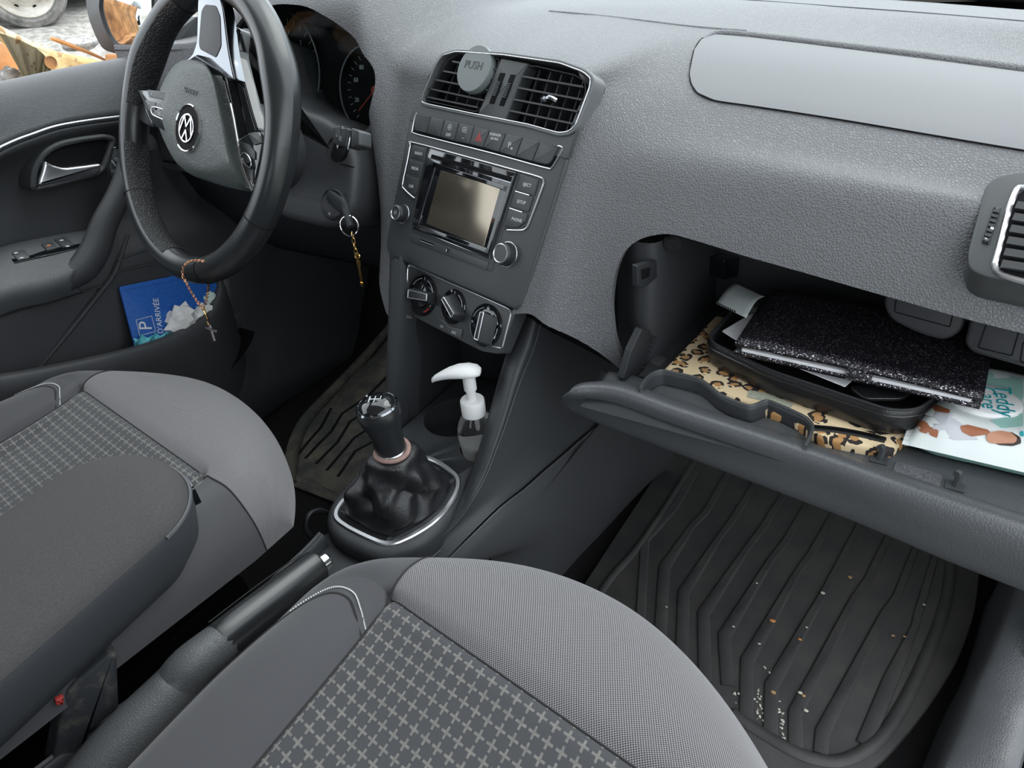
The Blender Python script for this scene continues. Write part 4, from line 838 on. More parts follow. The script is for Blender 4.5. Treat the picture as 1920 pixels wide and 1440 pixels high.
# burnt car shell alongside
M['rust'] = noisy('rust_scorched_steel', (.20, .10, .05), (.62, .30, .12), 5, .85, .4, .004, detail=10, lo=.35, hi=.65)
m_, nt, b = nodes('scorched_paint'); c = coord(nt); n1 = tex(nt, 'Noise', 4, c, Detail=10, Roughness=.7); n2 = tex(nt, 'Noise', 38, c, Detail=6)
r_ = nt.nodes.new('ShaderNodeValToRGB'); nt.links.new(n1.outputs[0], r_.inputs[0]); els = r_.color_ramp.elements
els[0].position = .34; els[0].color = (.42, .20, .07, 1); els[1].position = .50; els[1].color = (.83, .62, .30, 1); e = els.new(.62); e.color = (.90, .78, .55, 1)
k2 = math_(nt, 'GREATER_THAN', n2.outputs[0], .60); nt.links.new(mix(nt, k2, r_.outputs[0], (.45, .28, .14)), b.inputs['Base Color']); b.inputs['Roughness'].default_value = .8; bump(nt, b, n2.outputs[0], .4, .003); M['burnt'] = m_
BPn = Pl((-1.5, .3, .6), (0, 1, 0), (.12, 0, 1))
bc = thing('burnt_car', 'burnt out car shell with flaking cream and orange rusted door frame outside the window', 'car', (-1.6, .2, .2))
mk('door_frame', slab(BPn, BPn.Q([(-60, 22), (0, 46), (30, 62), (70, 80), (110, 97), (150, 108), (185, 112), (216, 120), (222, 132), (245, 136), (245, 200), (60, 200), (66, 162), (80, 152), (87, 136), (84, 118), (70, 102), (40, 86), (0, 72), (-60, 55)]), -.10, 0, r=.015, bev=.012), M['burnt'], bc)
mk('frame_edge', tube([BPn.P(*p, -.02) for p in [(95, 72), (108, 76), (140, 88), (170, 100), (205, 116)]], [.004, .006, .006, .005, .003], 6, sub=3), M['rust'], bc)
mk('hole', lathe(BPn.P(95, 117, .001), BPn.ez, [(.0150, 0), (.0150, .002), (.0125, .0015), (.012, -.004), (.001, -.004)], 20), M['rust'], bc)
mk('inner_panel', gridgeo([[Vector((-1.78+.04*noise.noise(Vector((y*4, k*.3, 3))), y, k/13*(.66-(y-.39)*.42 if y > .39 else (.66+sst((-.2-y)/.6)*.3)))) for y in np.linspace(-2.6, .90, 44)] for k in range(14)]), M['rust'], bc, solid=.02)
mk('floor_pan', gridgeo([[Vector((x, y, .50+.03*noise.noise(Vector((x*5, y*5, 0))))) for y in np.linspace(-1.5, .5, 24)] for x in (-1.52, -1.6, -1.7, -1.8)]), M['rust'], bc, solid=.02)
PP = Pl((-1.45, .6, .7), (0, 1, 0), (0, 0, 1))
mk('pillar', slab(PP, PP.Q([(216, 100), (246, 104), (252, 140), (222, 136)]), -.05, 0, r=.01, bev=.008), M['rust'], bc)
mk('pillar', slab(PP, PP.Q([(262, -60), (280, -60), (281, 62), (268, 62)]), -.06, 0, r=.008, bev=.008), M['burnt'], bc)
mk('pillar', slab(PP, PP.Q([(284, -60), (300, -60), (296, 40), (284, 50)]), -.06, 0, r=.008, bev=.008), M['burnt'], bc)
mk('pillar', slab(PP, PP.Q([(246, -60), (262, -60), (266, 95), (250, 100)]), -.10, -.03, r=.008, bev=.008), M['rust'], bc)
mk('sill', slab(BPn, BPn.Q([(300, 112), (350, 110), (350, 130), (300, 130)]), -.06, 0, r=.01, bev=.008), M['burnt'], bc)
M['ash'] = noisy('grey_ash', (.13, .13, .13), (.5, .5, .5), 30, 1, .8, .01)
for i, (px, py, r, n_) in enumerate([(71, 132, .030, 'a'), (22, 148, .024, 'b'), (45, 148, .022, 'c'), (62, 150, .020, 'd'), (5, 152, .018, 'e')]):
    lab = ['large grey ash lump leaning on the burnt door frame', 'grey ash lump second from the left of the heap', 'small grey ash lump in the middle of the heap', 'grey ash lump under the large one', 'grey ash lump at the left window edge'][i]
    tag(mk('ash_lump', blob(DX(px, py, -1.58), (r, r*1.3, r), amp=.28, fr=2.2, seed=i), M['ash']), lab, 'rubble', 'ash lumps in the burnt car')
for i, (px, py, lab) in enumerate([(155, 84, 'flat grey stone on the gravel by the mirror'), (141, 82, 'small pale stone beside the flat grey one')]):
    tag(mk('stone', blob(DX(px, py, -2.2), (.05, .05, .02), amp=.2, seed=i+9), M['ash']), lab, 'stone')
# ================================================================== GLOVE COMPARTMENT
lin = []
for z in (.524, .49, .45, .40, .335):
    k = (z-.335)/.19
    lin.append([Vector((.185, .02, z)), Vector((.205, .006-.006*k, z)), Vector((.222, -.010+.004*k, z)), Vector((.240, .004, z)), Vector((.250, .07, z)), Vector((.258, .16, z))])
gl = mk('glovebox_liner', [loft(lin, 4, 3), gridgeo([[Vector((x, .155, z)) for x in np.linspace(.25, .70, 8)] for z in (.36, .47, .56)]), gridgeo([[Vector((x, y, .535+.0*y)) for x in np.linspace(.23, .70, 8)] for y in (-.0, .07, .16)]),
    gridgeo([[Vector((.67, y, z)) for y in (-.05, .16)] for z in (.36, .56)]), gridgeo([[Vector((x, y, z_)) for x in np.linspace(.235, .68, 8)] for y, z_ in ((-.048, .355), (-.046, .378), (-.040, .382), (.05, .384), (.16, .384))])], M['liner'], dash, sharp=50)
R6b = lambda q: rs(q, 2.526, 1160, 400)
LP = Pl((.235, -.012, .45), (.25, 1, 0), (0, 0, 1))
LPz = Pl(LP.o, -LP.ex if LP.ez.x < 0 else LP.ex, LP.ey)
hs_ = mk('striker_plate', slab(LPz, LPz.Q(R6b([(75, 245), (170, 218), (172, 300), (110, 352), (78, 345)])), -.003, .003, r=.002, bev=.0008), M['plasd'], gl)
mk('striker_slot', slab(LPz, LPz.Q(R6b([(105, 265), (150, 255), (145, 300), (108, 315)]), .003), .002, .0034, r=.001, bev=.0002), M['black'], hs_)
mk('screw_boss', lathe(at(1262, 456, 'y', .01), (0, -1, -.4), [(.010, 0), (.009, .004), (.004, .005), (.0001, .003)], 20), M['plasd'], gl)
mk('lamp', [slab(LPz, [(q[0]+.0, q[1]) for q in LPz.Q(R6b([(480, 215), (560, 200), (590, 215), (570, 290), (480, 310)]))], -.02, .006, r=.003), bar(LPz.P(1362, 490, .008), LPz.P(1376, 505, .008), .003, .004)], M['gloss'], gl)
ha = mk('hinge_arm', slab(LPz, LPz.Q([(1204, 616), (1223, 622), (1219, 645), (1211, 669), (1200, 695), (1184, 717), (1168, 713), (1184, 657)], .006), -.002, .006, r=.003, bev=.001), M['plasd'], dash)
mk('hinge_teeth', [bar(LPz.P(1220-k*3.6, 632+k*9, .003), LPz.P(1229-k*3.6, 634+k*9, .003), .004, .003) for k in range(9)], M['plasd'], ha)
mk('hinge_roller', lathe(LPz.P(1228, 682, .0), LPz.ez, [(.012, 0), (.012, .012), (.009, .014), (.0001, .014)], 28), M['plas'], ha)
BK = Pl((.48, .018, .49), (1, -.1, 0), (0, .25, 1)); BK2 = Pl((.55, .0, .48), (1, -.1, 0), (0, .25, 1))
b1 = mk('switch_block', slab(BK, BK.Q([(1665, 532), (1800, 560), (1812, 600), (1800, 625), (1770, 640), (1725, 628), (1668, 600), (1655, 570)]), -.04, .0, r=.008, bev=.004), M['liner'], dash)
mk('blank_plate', frame(BK, BK.Q([(1682, 546), (1792, 572), (1782, 614), (1676, 585)]), .0007, .0, .0009, r=.002, bev=.0002), M['black'], b1)
b2 = mk('switch_block', slab(BK2, BK2.Q([(1822, 585), (1845, 578), (1990, 612), (1990, 715), (1920, 690), (1822, 662), (1808, 645)]), -.05, .0, r=.008, bev=.004), M['liner'], dash)
mk('blank_plate', [frame(BK2, BK2.Q([(1850, 603), (1912, 620), (1898, 668), (1833, 652)]), .0007, .0, .0009, r=.002, bev=.0002)], M['black'], b2)
mk('blank_plate', [frame(BK2, BK2.Q([(1918, 640), (1970, 650), (1960, 690), (1912, 678)]), .0007, .0, .0009, r=.002, bev=.0002)], M['black'], b2)
# lid
LR = [([(1112, 721), (1168, 721), (1284, 760), (1516, 835), (1640, 878), (1800, 932), (2030, 1008)], .393),
      ([(1085, 724), (1162, 727), (1278, 768), (1513, 844), (1637, 888), (1797, 943), (2025, 1020)], .399),
      ([(1062, 737), (1150, 741), (1270, 783), (1508, 862), (1634, 908), (1794, 965), (2022, 1046)], .394),
      ([(1054, 748), (1140, 766), (1262, 810), (1518, 902), (1640, 950), (1796, 1013), (2020, 1098)], .372),
      ([(1066, 764), (1142, 797), (1262, 842), (1527, 942), (1648, 990), (1802, 1055), (2025, 1140)], .346)]
LL = [[at(px, py, 'z', z) for px, py in row] for row, z in LR]
LL.append([p+Vector((.004, .03, -.006)) for p in LL[-1]]); LL.append([p+Vector((0, .05, .012)) for p in LL[-1]])
LL.insert(0, [p+Vector((.002, .006, -.008)) for p in LL[0]])
LL.insert(0, [Vector((p.x, max(p.y+.02, -.050), .386)) for p in LL[0]])
lid = mk('glovebox_lid', loft(LL, 5, 5), M['lid'], dash, solid=.003)
mk('lid_inner', gridgeo([[Vector((x, y, .3865)) for x in np.linspace(.205, .66, 10)] for y in (-.118, -.08, -.048)]), M['plasd'], lid)
mk('hinge_gap', tube([Vector((x, -.047, .3865)) for x in (.24, .45, .66)], .0030, 8), M['black'], lid)
tr = R6b([(100, 835), (118, 800), (150, 765), (200, 745), (260, 755), (330, 770), (395, 792), (480, 858), (560, 895), (620, 912), (660, 902), (700, 888), (745, 902), (870, 958), (905, 985), (918, 1015), (905, 1060), (880, 1105)])
trw = [at(*p, 'z', .405) for p in tr]; trl = [p+Vector((.002, -.002, -.019)) for p in trw]
tray = mk('lid_tray', loft([[p+Vector((0, 0, 0)) for p in trw], [p.lerp(q, .5) for p, q in zip(trw, trl)], trl], 3, 2), M['liner'], lid, solid=.0015)
mk('tray_rim', tube(trw, .0017, 8, sub=3), M['plas'], tray)
for px, py in ((1648, 862), (1790, 912)):
    p = at(px, py, 'z', .388); mk('catch_hook', [box(p+Vector((-.007, -.006, -.002)), p+Vector((.007, .006, .001))), tube([p+Vector((0, 0, 0)), p+Vector((.001, .002, .008)), p+Vector((0, .002, .013)), p+Vector((-.002, -.002, .014))], .0028, 8, sub=2)], M['plas'], lid)
FPd = Pl((.5, -.1, .3875), (1, 0, 0), (0, 1, 0)); mk('felt_pad', slab(FPd, FPd.Q([(1680, 866), (1768, 892), (1760, 920), (1668, 895)]), 0, .0012, r=.002, bev=.0004), noisy('grey_felt', (.05, .05, .055), (.16, .16, .17), 900, 1, .4, .0004), lid)

# ================================================================== CENTRE CONSOLE
con = thing('centre_console', 'dark plastic centre console with cup holders between the two front seats', 'console', (0, -.2, .1))
X = lambda px, py, x: at(px, py, 'x', x)
I_ = [X(978, 590, .074), X(966, 628, .074), X(947, 680, .074), X(920, 773, .072), X(905, 825, .071), X(890, 873, .070), X(872, 918, .068), X(845, 962, .062), X(806, 1000, .052), X(762, 1026, .035), X(722, 1036, .012)]
O_ = [X(1003, 603, .100), X(990, 650, .100), X(967, 710, .100), X(940, 795, .098), X(925, 838, .097), X(905, 892, .095), X(882, 935, .092), X(853, 978, .084), X(812, 1018, .070), X(765, 1045, .048), X(720, 1054, .016)]
B_ = [X(1192, 706, .150), X(1170, 740, .150), X(1130, 785, .145), X(1080, 828, .135), X(1048, 856, .130), X(1015, 884, .124), X(980, 915, .118), X(935, 950, .110), X(875, 990, .098), X(820, 1030, .085), X(770, 1060, .065)]
for i in range(len(B_)): B_[i].z = min(B_[i].z, O_[i].z-.004-.002*i*0)
rl = [[p+Vector((-.003, 0, -.10)) for p in I_], [p+Vector((-.002, 0, -.008)) for p in I_], I_, [p.lerp(q, .5)+Vector((0, -.002, .004)) for p, q in zip(I_, O_)], O_, [p.lerp(q, .08)+Vector((0, 0, -.002)) for p, q in zip(O_, B_)], [p.lerp(q, .5)+Vector((-.002, 0, 0)) for p, q in zip(O_, B_)], B_]
mk('right_side', loft(rl, 4, 4), M['cons'], con, sharp=60)
C_ = [X(1262, 860, .19), X(1235, 870, .18), X(1200, 880, .17), X(1157, 932, .16), X(1110, 968, .15), X(1075, 993, .145), X(1044, 1015, .14), X(1010, 1036, .13), X(975, 1046, .12), X(945, 1044, .11), X(920, 1040, .10)]
for p in C_: p.z = max(.0, p.z)
lw = [[p+Vector((.002, 0, -.001)) for p in B_], [p.lerp(q, .12)+Vector((.008, 0, -.004)) for p, q in zip(B_, C_)], [p.lerp(q, .6)+Vector((.01, 0, .004)) for p, q in zip(B_, C_)], C_, [Vector((p.x-.02, p.y, -.005)) for p in C_]]
mk('lower_side', loft(lw, 4, 4), M['doorp'], con, sharp=60)
mk('trim_line', tube([p+Vector((.0045, -.001, .001)) for p in B_[:10]], .0016, 6, sub=3), M['lid'], con)
mk('rail_seam', tube([p.lerp(q, .04)+Vector((.0012, -.0008, 0)) for p, q in zip(O_, B_)][:9], .0007, 6, sub=4), M['lid'], con)
mk('trim_line', tube([X(1128, 792, .150), X(1080, 850, .142), X(1040, 900, .136), X(985, 965, .127), X(930, 1030, .112)], .0018, 6, sub=4), M['doorp'], con)
# left pillar
lpp = [X(741, 486, -.090), X(739, 560, -.092), X(736, 640, -.095), X(733, 720, -.098), X(731, 800, -.098), X(724, 850, -.092)]
mk('left_side', loft([[p+Vector((.012, 0, -.14)) for p in lpp], [p+Vector((.011, .002, -.004)) for p in lpp], [p+Vector((.006, -.002, 0)) for p in lpp], [p+Vector((-.004, -.003, 0)) for p in lpp], [p+Vector((-.010, .002, -.002)) for p in lpp], [p+Vector((-.011, .012, -.02)) for p in lpp], [Vector((p.x-.006, p.y+.02, .01)) for p in lpp]], 4, 3), M['cons'], con)
mk('cubby', [gridgeo([[Vector((x, .055, z)) for x in np.linspace(-.085, .08, 6)] for z in (.2, .3, .44)]), gridgeo([[Vector((-.084, y0+(.055-y0)*t, z)) for t in (0, .5, 1)] for y0, z in ((-.085, .24), (-.060, .30), (-.035, .36), (-.004, .44))]), gridgeo([[Vector((.072, y0+(.055-y0)*t, z)) for t in (0, .5, 1)] for y0, z in ((-.125, .24), (-.090, .30), (-.055, .355), (-.020, .395))]), gridgeo([[Vector((x, y, .385)) for x in (-.085, .08)] for y in (-.005, .055)])], M['liner'], con)
# top plate with cup holders and gear surround
ZP = Pl((0, -.2, .25), (1, 0, 0), (0, 1, 0))
top_o = ZP.Q([(610, 965), (612, 993), (634, 1015), (688, 1040), (722, 1045), (785, 1025), (838, 980), (868, 930), (886, 888)])+[(.070, .10), (.073, .25), (-.084, .25), (-.084, .11), (-.080, .03)]+ZP.Q([(640, 918), (620, 940)])
to = rp(top_o, .02, 5)
if area2(to) < 0: to = to[::-1]
plate = mk('top_plate', rings([[ZP.w(*p, -.060) for p in inset(to, .012)], [ZP.w(*p, -.034) for p in inset(to, .003)], [ZP.w(*p, -.028) for p in to], [ZP.w(*p, -.008) for p in to]]+[[ZP.w(*p, -.008+.010*sin(a)) for p in inset(to, .010*(1-cos(a)))] for a in (.4, .8, 1.2, 1.57)]), M['cons'], con, sharp=50)
cuts = []
for cx_, cy_, r in ((-.026, -.050, .044), (.042, -.088, .0275)):
    cuts.append(mk('cut', lathe((cx_, cy_, .215 if r > .03 else .222), (0, 0, 1), [(r*.9, 0), (r*.98, .03), (r*1.0, .05)], 48), M['black'], None))
gring = [(628, 962), (640, 941), (662, 922), (700, 892), (740, 868), (770, 858), (800, 856), (830, 870), (858, 893), (862, 908), (855, 930), (835, 960), (808, 985), (770, 1008), (738, 1021), (718, 1021), (690, 1010), (650, 990), (630, 975)]
gq = [ZP.q(*p, .002) for p in gring]; gc = rp(gq, .01, 2)
if area2(gc) < 0: gc = gc[::-1]
cuts.append(mk('cut', rings([[ZP.w(*p, -.02) for p in inset(gc, .014)], [ZP.w(*p, .02) for p in inset(gc, .009)]]), M['black'], None))
carve(plate, cuts)
mk('gear_trim', [frame(ZP, inset(gc, -.0025), .0068, -.002, .0044, raw=True, bev=.0014)], M['satin'], con)
mk('trim_line', tube([ZP.w(*p, -.0300) for p in to], .0012, 6, closed=True), M['plas'], con)
mk('loop_bracket', tube([X(582, 1006, -.075), X(573, 990, -.072), X(578, 966, -.07), X(596, 957, -.07), X(612, 962, -.07)], .0045, 10, sub=4, flat=.6), M['plasd'], con)
# rear part, trough round the handbrake
Lr = [X(600, 1000, -.045), X(572, 1030, -.046), X(520, 1078, -.046), X(430, 1158, -.045), X(334, 1243, -.042), X(200, 1345, -.040), X(76, 1437, -.036), X(-80, 1560, -.036)]
mk('left_wall', loft([[Vector((p.x-.02, p.y, .03)) for p in Lr], [p+Vector((-.012, 0, -.06)) for p in Lr], [p+Vector((-.003, 0, -.003)) for p in Lr], [p+Vector((.002, 0, .001)) for p in Lr], [p+Vector((.007, 0, -.004)) for p in Lr], [p+Vector((.012, 0, -.04)) for p in Lr]], 4, 4), M['cons'], con)
mk('trough', gridgeo([[Vector((x, y, z)) for x, z in ((-.035, .195), (.0, .19), (.06, .19), (.082, .23), (.09, .12))] for y in np.linspace(-1.1, -.27, 12)]), M['plasd'], con)
mk('lever_shelf', slab(Pl((0, -.2, .230), (1, 0, 0), (0, 1, 0)), [(-.055, -.075), (.07, -.075), (.075, -.30), (-.045, -.30)], -.01, 0, r=.012), M['cons'], con)

# ---------------- gear lever
gs_ = thing('gear_lever', 'gear lever with glossy black knob above a wrinkled leather boot', 'gear stick', (.016, -.212, .25))
GX = Vector((.016, -.212, 0))
boR = []
base = inset(gc, .010); nB = len(base); bc_ = Vector((sum(p[0] for p in base)/nB, sum(p[1] for p in base)/nB)); tcx = GX.x-ZP.o.x, GX.y-ZP.o.y
for k, (t, h, wr) in enumerate([(0, -.004, 0), (.03, .003, .0), (.07, .007, .0012), (.13, .011, .003), (.22, .020, .0055), (.33, .030, .0075), (.45, .041, .0075), (.58, .052, .006), (.70, .062, .0042), (.80, .072, .0028), (.86, .082, .0012), (.875, .092, .0004)]):
    row = []
    for i, p in enumerate(base):
        a = atan2(p[1]-bc_.y, p[0]-bc_.x); c0 = bc_.lerp(Vector(tcx), min(1, t*1.15)); R0 = (Vector(p)-bc_).length
        R = R0*(1-t)**.75*1.0+.0195*(1-(1-t)**.75); R = max(R, .0165)
        wv_ = wr*(sin(4*a+k*.9+1.0)+.6*sin(7*a-k*1.4))
        row.append(ZP.w(c0.x+(R+wv_)*cos(a), c0.y+(R+wv_)*sin(a), h*.86+.9*wr*sin(3*a+k*1.7)))
    boR.append(row)
mk('gear_boot', rings(boR, False, True), M['boot'], gs_, sharp=180).modifiers.new('smooth', 'SUBSURF').levels = 2
ax = Vector((-.03, -.06, 1)).normalized(); kb_ = Vector((GX.x, GX.y, .330))
mk('boot_stitch', tube([Vector(boR[k][int(nB*.80) % nB])+Vector((.0, -.001, .001)) for k in range(2, 11)], .0006, 5, sub=3), M['dthread'], gs_)
kn = mk('gear_knob', lathe(kb_, ax, [(.0165, 0), (.0168, .006), (.0165, .014), (.0172, .024), (.0195, .036), (.0225, .046), (.0240, .054), (.0238, .060), (.0225, .064)], 40), M['leather'], gs_)
mk('knob_cap', lathe(kb_, ax, [(.0212, .0645), (.0195, .068), (.0150, .0715), (.008, .0735), (.0001, .0740)], 40), M['gloss'], kn)
mk('chrome_ring', lathe(kb_, ax, [(.0222, .0632), (.0226, .0650), (.0210, .0668), (.0202, .066)], 40, False, False), M['bchrome'], kn)
mk('chrome_ring', lathe(kb_, ax, [(.0170, .0), (.0178, .0015), (.0176, .0035), (.0168, .0045)], 40, False, False), M['satin'], kn)
KPl = Pl(kb_+ax*.0737, Vector((.85, .45, 0)), ax.cross(Vector((.85, .45, 0))))
mk('legend', [bar(KPl.w(-.006+.006*i, .005), KPl.w(-.006+.006*i, -.005 if i < 2 else .0), .0008, .0010, ax) for i in range(3)]+[bar(KPl.w(-.006, 0), KPl.w(.006, 0), .0008, .001, ax), textgeo(KPl, 'R', -.010, .006, .004, 0)], M['white'], kn)
cpz = kb_+Vector((-.0150, -.0085, .006)); mk('knob_badge', [bar(cpz+Vector((0, 0, -.004)), cpz+Vector((-.0010, -.0005, .012)), .007, .0022, (-.8, -.5, 0))], M['bchrome'], kn)
ht = thing('hair_tie', 'pinkish brown hair tie stretched round the collar of the gear knob', 'hair tie', kb_)
aa = ax.orthogonal().normalized(); ab = ax.cross(aa)
mk('elastic', tube([kb_+ax*(.0005+.0012*sin(2*t))+aa*(.0190*cos(t))+ab*(.0190*sin(t)) for t in [2*pi*i/48 for i in range(48)]], .0026, 10, closed=True), noisy('brown_elastic', (.24, .15, .13), (.40, .27, .24), 700, .9, .5, .0006), ht)

# ---------------- handbrake
hbk = thing('handbrake', 'leather wrapped handbrake lever with a chrome tip between the seats', 'handbrake', (.01, -.45, .22))
h0 = X(597, 1062, .022); h1 = X(415, 1205, .022); ha_ = (h0-h1).normalized()
mk('grip', tube([h1-ha_*.002, h1, h1.lerp(h0, .25), h1.lerp(h0, .6), h1.lerp(h0, .93), h0-ha_*.002, h0], [.0170, .0178, .0182, .0178, .0172, .0165, .012], 20, sub=3, flat=1.15, up=(0, 0, 1)), M['leather'], hbk)
mk('push_button', [tube([h0-ha_*.004, h0+ha_*.010, h0+ha_*.0125], [.0092, .0092, .007], 16)], M['chrome'], hbk)
for k in (-.0045, .0015):
    mk('stitching', tube([p+Vector((k-.006, 0, .0195)) for p in (h1.lerp(h0, .02), h1.lerp(h0, .5)+Vector((0, 0, .0007)), h1.lerp(h0, .93)-Vector((0, 0, .001)))], .0006, 5, sub=4), M['dthread'], hbk)
slv = [h1+ha_*.004, h1-ha_*.03+Vector((0, 0, -.001)), X(330, 1290, .018), X(235, 1390, .016), X(150, 1500, .014), X(60, 1640, .010)]
mk('sleeve', tube(slv, [.0178, .0188, .0205, .0225, .0240, .026], 24, sub=4, flat=1.1, up=(0, 0, 1)), M['door'], hbk)

# ================================================================== SEATS
def seat_top(s, q, cx, yF, zt=.362, drv=False):
    drv = cx < 0
    """s across -1..1, q metres back from the front edge (negative = down the front)"""
    hw = .213 if (drv and s > 0) else .226; R = .045
    p = abs(s)*.290               # metres from the centre line, running on down the side
    side = p-(hw-R*.57)
    if side <= 0: xx = p; ds = 0
    else:
        a = min(side/R, pi/2); xx = hw-R*.57+R*sin(a)*.8; ds = R*(1-cos(a))*.9+max(0, side-R*pi/2)*1.0
    f = R*1.1
    if q >= f*.6: yy = q; df = 0
    else:
        a = min((f*.6-q)/f, pi/2); yy = f*.6-f*sin(a)*.9; df = f*(1-cos(a))+max(0, (f*.6-q)-f*pi/2)
    sx_ = xx/hw
    dx = math.copysign(xx, s); k2_ = .066 if (drv and s > 0) else (.140 if s > 0 else .112)
    yf = yF-k2_*sx_**2-.012*sx_**6-.13*dx
    ys = yF-.110-.13*dx; ys = ys+(min(ys, yf-(.018 if drv and s > 0 else .045))-ys)*sst((sx_-.72)/.25)
    bol = .016*math.exp(-((sx_-.90)/.13)**2)*sst((q-.02)/.16)
    dish = -.012*(1-sst((sx_-.52)/.25))*sst((q-.08)/.1)
    lipz = .010*math.exp(-((q-.055)/.035)**2)*(1-sst((sx_-.8)/.3))
    g = 0
    if sx_ < .99:
        if q > .083: g -= .0045*math.exp(-((sx_-.672)/.02)**2)
        if sx_ < .69: g -= .0045*math.exp(-((q-.085)/.005)**2)
    z = zt+bol+dish+lipz+g-math.hypot(ds, df)-.02*sst((q-.15)/.4)
    yw = yf-yy if yy <= 0 else (yf+(ys-yf)*(yy/.085) if yy < .085 else ys-(yy-.085))
    if drv and s > 0: z = max(z, .302+.10*max(0, q-.10))
    return Vector((cx+math.copysign(xx, s), yw, z))
def seat(cx, yF, label, group):
    t = thing('front_seat', label, 'car seat', (cx, yF-.25, 0), group)
    sI = .152/.290; qF = .085
    def zone(name, s0, s1, q0, q1, mat, ns, nq, uv=True):
        g = gridgeo([[seat_top(s0+(s1-s0)*i/ns, q0+(q1-q0)*j/nq, cx, yF) for i in range(ns+1)] for j in range(nq+1)])
        U = [((s0+(s1-s0)*i/ns)*.290, q0+(q1-q0)*j/nq) for j in range(nq+1) for i in range(ns+1)]
        return mk(name, (g[0], g[1], U), mat, t, sharp=60)
    zone('seat_insert', -sI, sI, qF, .50, M['insertf'], 60, 80)
    zone('front_bolster', -sI, 1, -.17, qF, M['twill'], 90, 60)
    zone('side_front', -1, -sI, -.17, qF, M['plainf'], 40, 60)
    zone('side_bolster', -1, -sI, qF, .50, M['plainf'], 40, 80)
    zone('side_bolster', sI, 1, qF, .50, M['plainf'], 40, 80)
    # piping where two cloths meet
    def path(pts, r, name, mat): mk(name, tube([seat_top(s, q, cx, yF)+Vector((0, 0, .0004)) for s, q in pts], r, 6, sub=2), mat, t)
    path([(-sI, q) for q in np.linspace(-.05, .5, 40)], .0008, 'seam', M['dthread']); path([(s, qF) for s in np.linspace(-sI, sI, 30)], .0008, 'seam', M['dthread'])
    path([(s, qF+.0) for s in np.linspace(sI, 1, 24)], .0008, 'seam', M['dthread'])
    cs = [(-(.153+d_)/.290, q_) for d_, q_ in ((0, .116), (.012, .108), (.027, .100), (.043, .095), (.058, .102), (.069, .125), (.074, .17), (.076, .25), (.077, .36), (.077, .48))]
    P = crom([seat_top(s, q, cx, yF)+Vector((0, 0, .0009)) for s, q in cs], 14)
    mk('white_stitching', [bar(P[i], P[i].lerp(P[i+1], .6), .0011, .0008) for i in range(0, 60)], M['thread'], t)
    P2 = [seat_top(s, q+.006, cx, yF)+Vector((0, 0, .0003)) for s, q in cs]; mk('seam', tube(P2, .0008, 5, sub=6), M['dthread'], t)
    # base under the cushion, rails
    mk('seat_base', box((cx-.15, yF-.50, .05), (cx+.15, yF-.14, .22)), M['black'], t)
    # backrest
    rows = []
    for k, (z, y, w) in enumerate([(.20, -.39 if cx < 0 else -.43, .16), (.28, -.375 if cx < 0 else -.415, .205), (.36, -.372 if cx < 0 else -.41, .215), (.50, -.43, .215), (.70, -.48, .215), (.88, -.53, .19), (.93, -.56, .12)]):
        row = []
        for i in range(33):
            a = 2*pi*i/32; c_, s_ = cos(a), sin(a)
            row.append(Vector((cx+w*math.copysign(abs(c_)**.45, c_), yF+y-.055+.055*math.copysign(abs(s_)**.6, s_)-.03*(1-abs(c_)**2)*(1 if s_ > 0 else 0), z)))
        rows.append(row)
    mk('backrest', gridgeo(rows), M['plainf'], t, sharp=80)
    return t
ps = seat(.320, -.296, 'patterned grey cloth front seat nearest the camera, glove compartment side', 'front seats')
dsv = seat(-.250, -.229, 'patterned grey cloth front seat on the steering wheel side, armrest over it', 'front seats')
kq = at(243, 1262, 'x', -.13)
k1 = mk('adjuster_knob', [lathe(kq, (1, -.1, .5), [(.0135, 0), (.0135, .006), (.0115, .008), (.010, .005), (.0001, .005)], 28), bar(kq+Vector((.004, -.006, .006)), kq+Vector((.006, .008, .0)), .004, .003)], M['gloss'], dsv)
kq = at(357, 1163, 'x', -.12); mk('adjuster_knob', lathe(kq, (1, -.1, .5), [(.012, 0), (.012, .004), (.009, .006), (.005, .004), (.0001, .004)], 28), M['gloss'], dsv)
mk('seat_rail', [tube([at(290, 1245, 'x', -.10), at(340, 1190, 'x', -.10), at(400, 1130, 'x', -.10), at(430, 1095, 'x', -.10)], .004, 8, sub=3)], M['gloss'], dsv)

# ---------------- centre armrest
def caps(w, y0, y1, n=26, cx=-.076, sk=-.055):
    o = []
    for i in range(n+1):
        a = -.02+pi*i/n; o.append((cx+w*cos(a), y0+w*.85*sin(a)))
    o += [(cx-w+sk*.0, y1), (cx+w+sk*.0, y1)]
    return [(x+(y0-y)*.10, y) for x, y in o][::-1] if 0 else [(x+max(0, (y0-y))*(.10), y) for x, y in o]
AW, AY = .076, -.462
def ar(w, z, dy=0): return [Vector((x, y, z+(-.462-y)*.02*0)) for x, y in caps(w, AY+dy, -.95)]
arm = mk('armrest', rings([ar(.050, .352, -.02), ar(.062, .360, -.01), ar(.070, .378), ar(.0755, .400), ar(.0770, .414), ar(.0765, .4175), ar(.072, .418)]), M['cons'], dsv, sharp=50, label='armrest with dark plastic shell')
g = rings([ar(.0755, .417), ar(.0750, .4215), ar(.0725, .4275), ar(.067, .433), ar(.055, .4385), ar(.035, .4415), ar(.012, .4425)])
uv = [(v.x, v.y) for v in g[0]] if 0 else [(v[0], v[1]) for v in g[0]]
mk('pad', (g[0], g[1], uv), M['armf'], arm, sharp=60)
mk('piping', tube([v+Vector((0, 0, 0)) for v in ar(.0768, .4172)][1:-1], .0019, 6), M['lid'], arm)
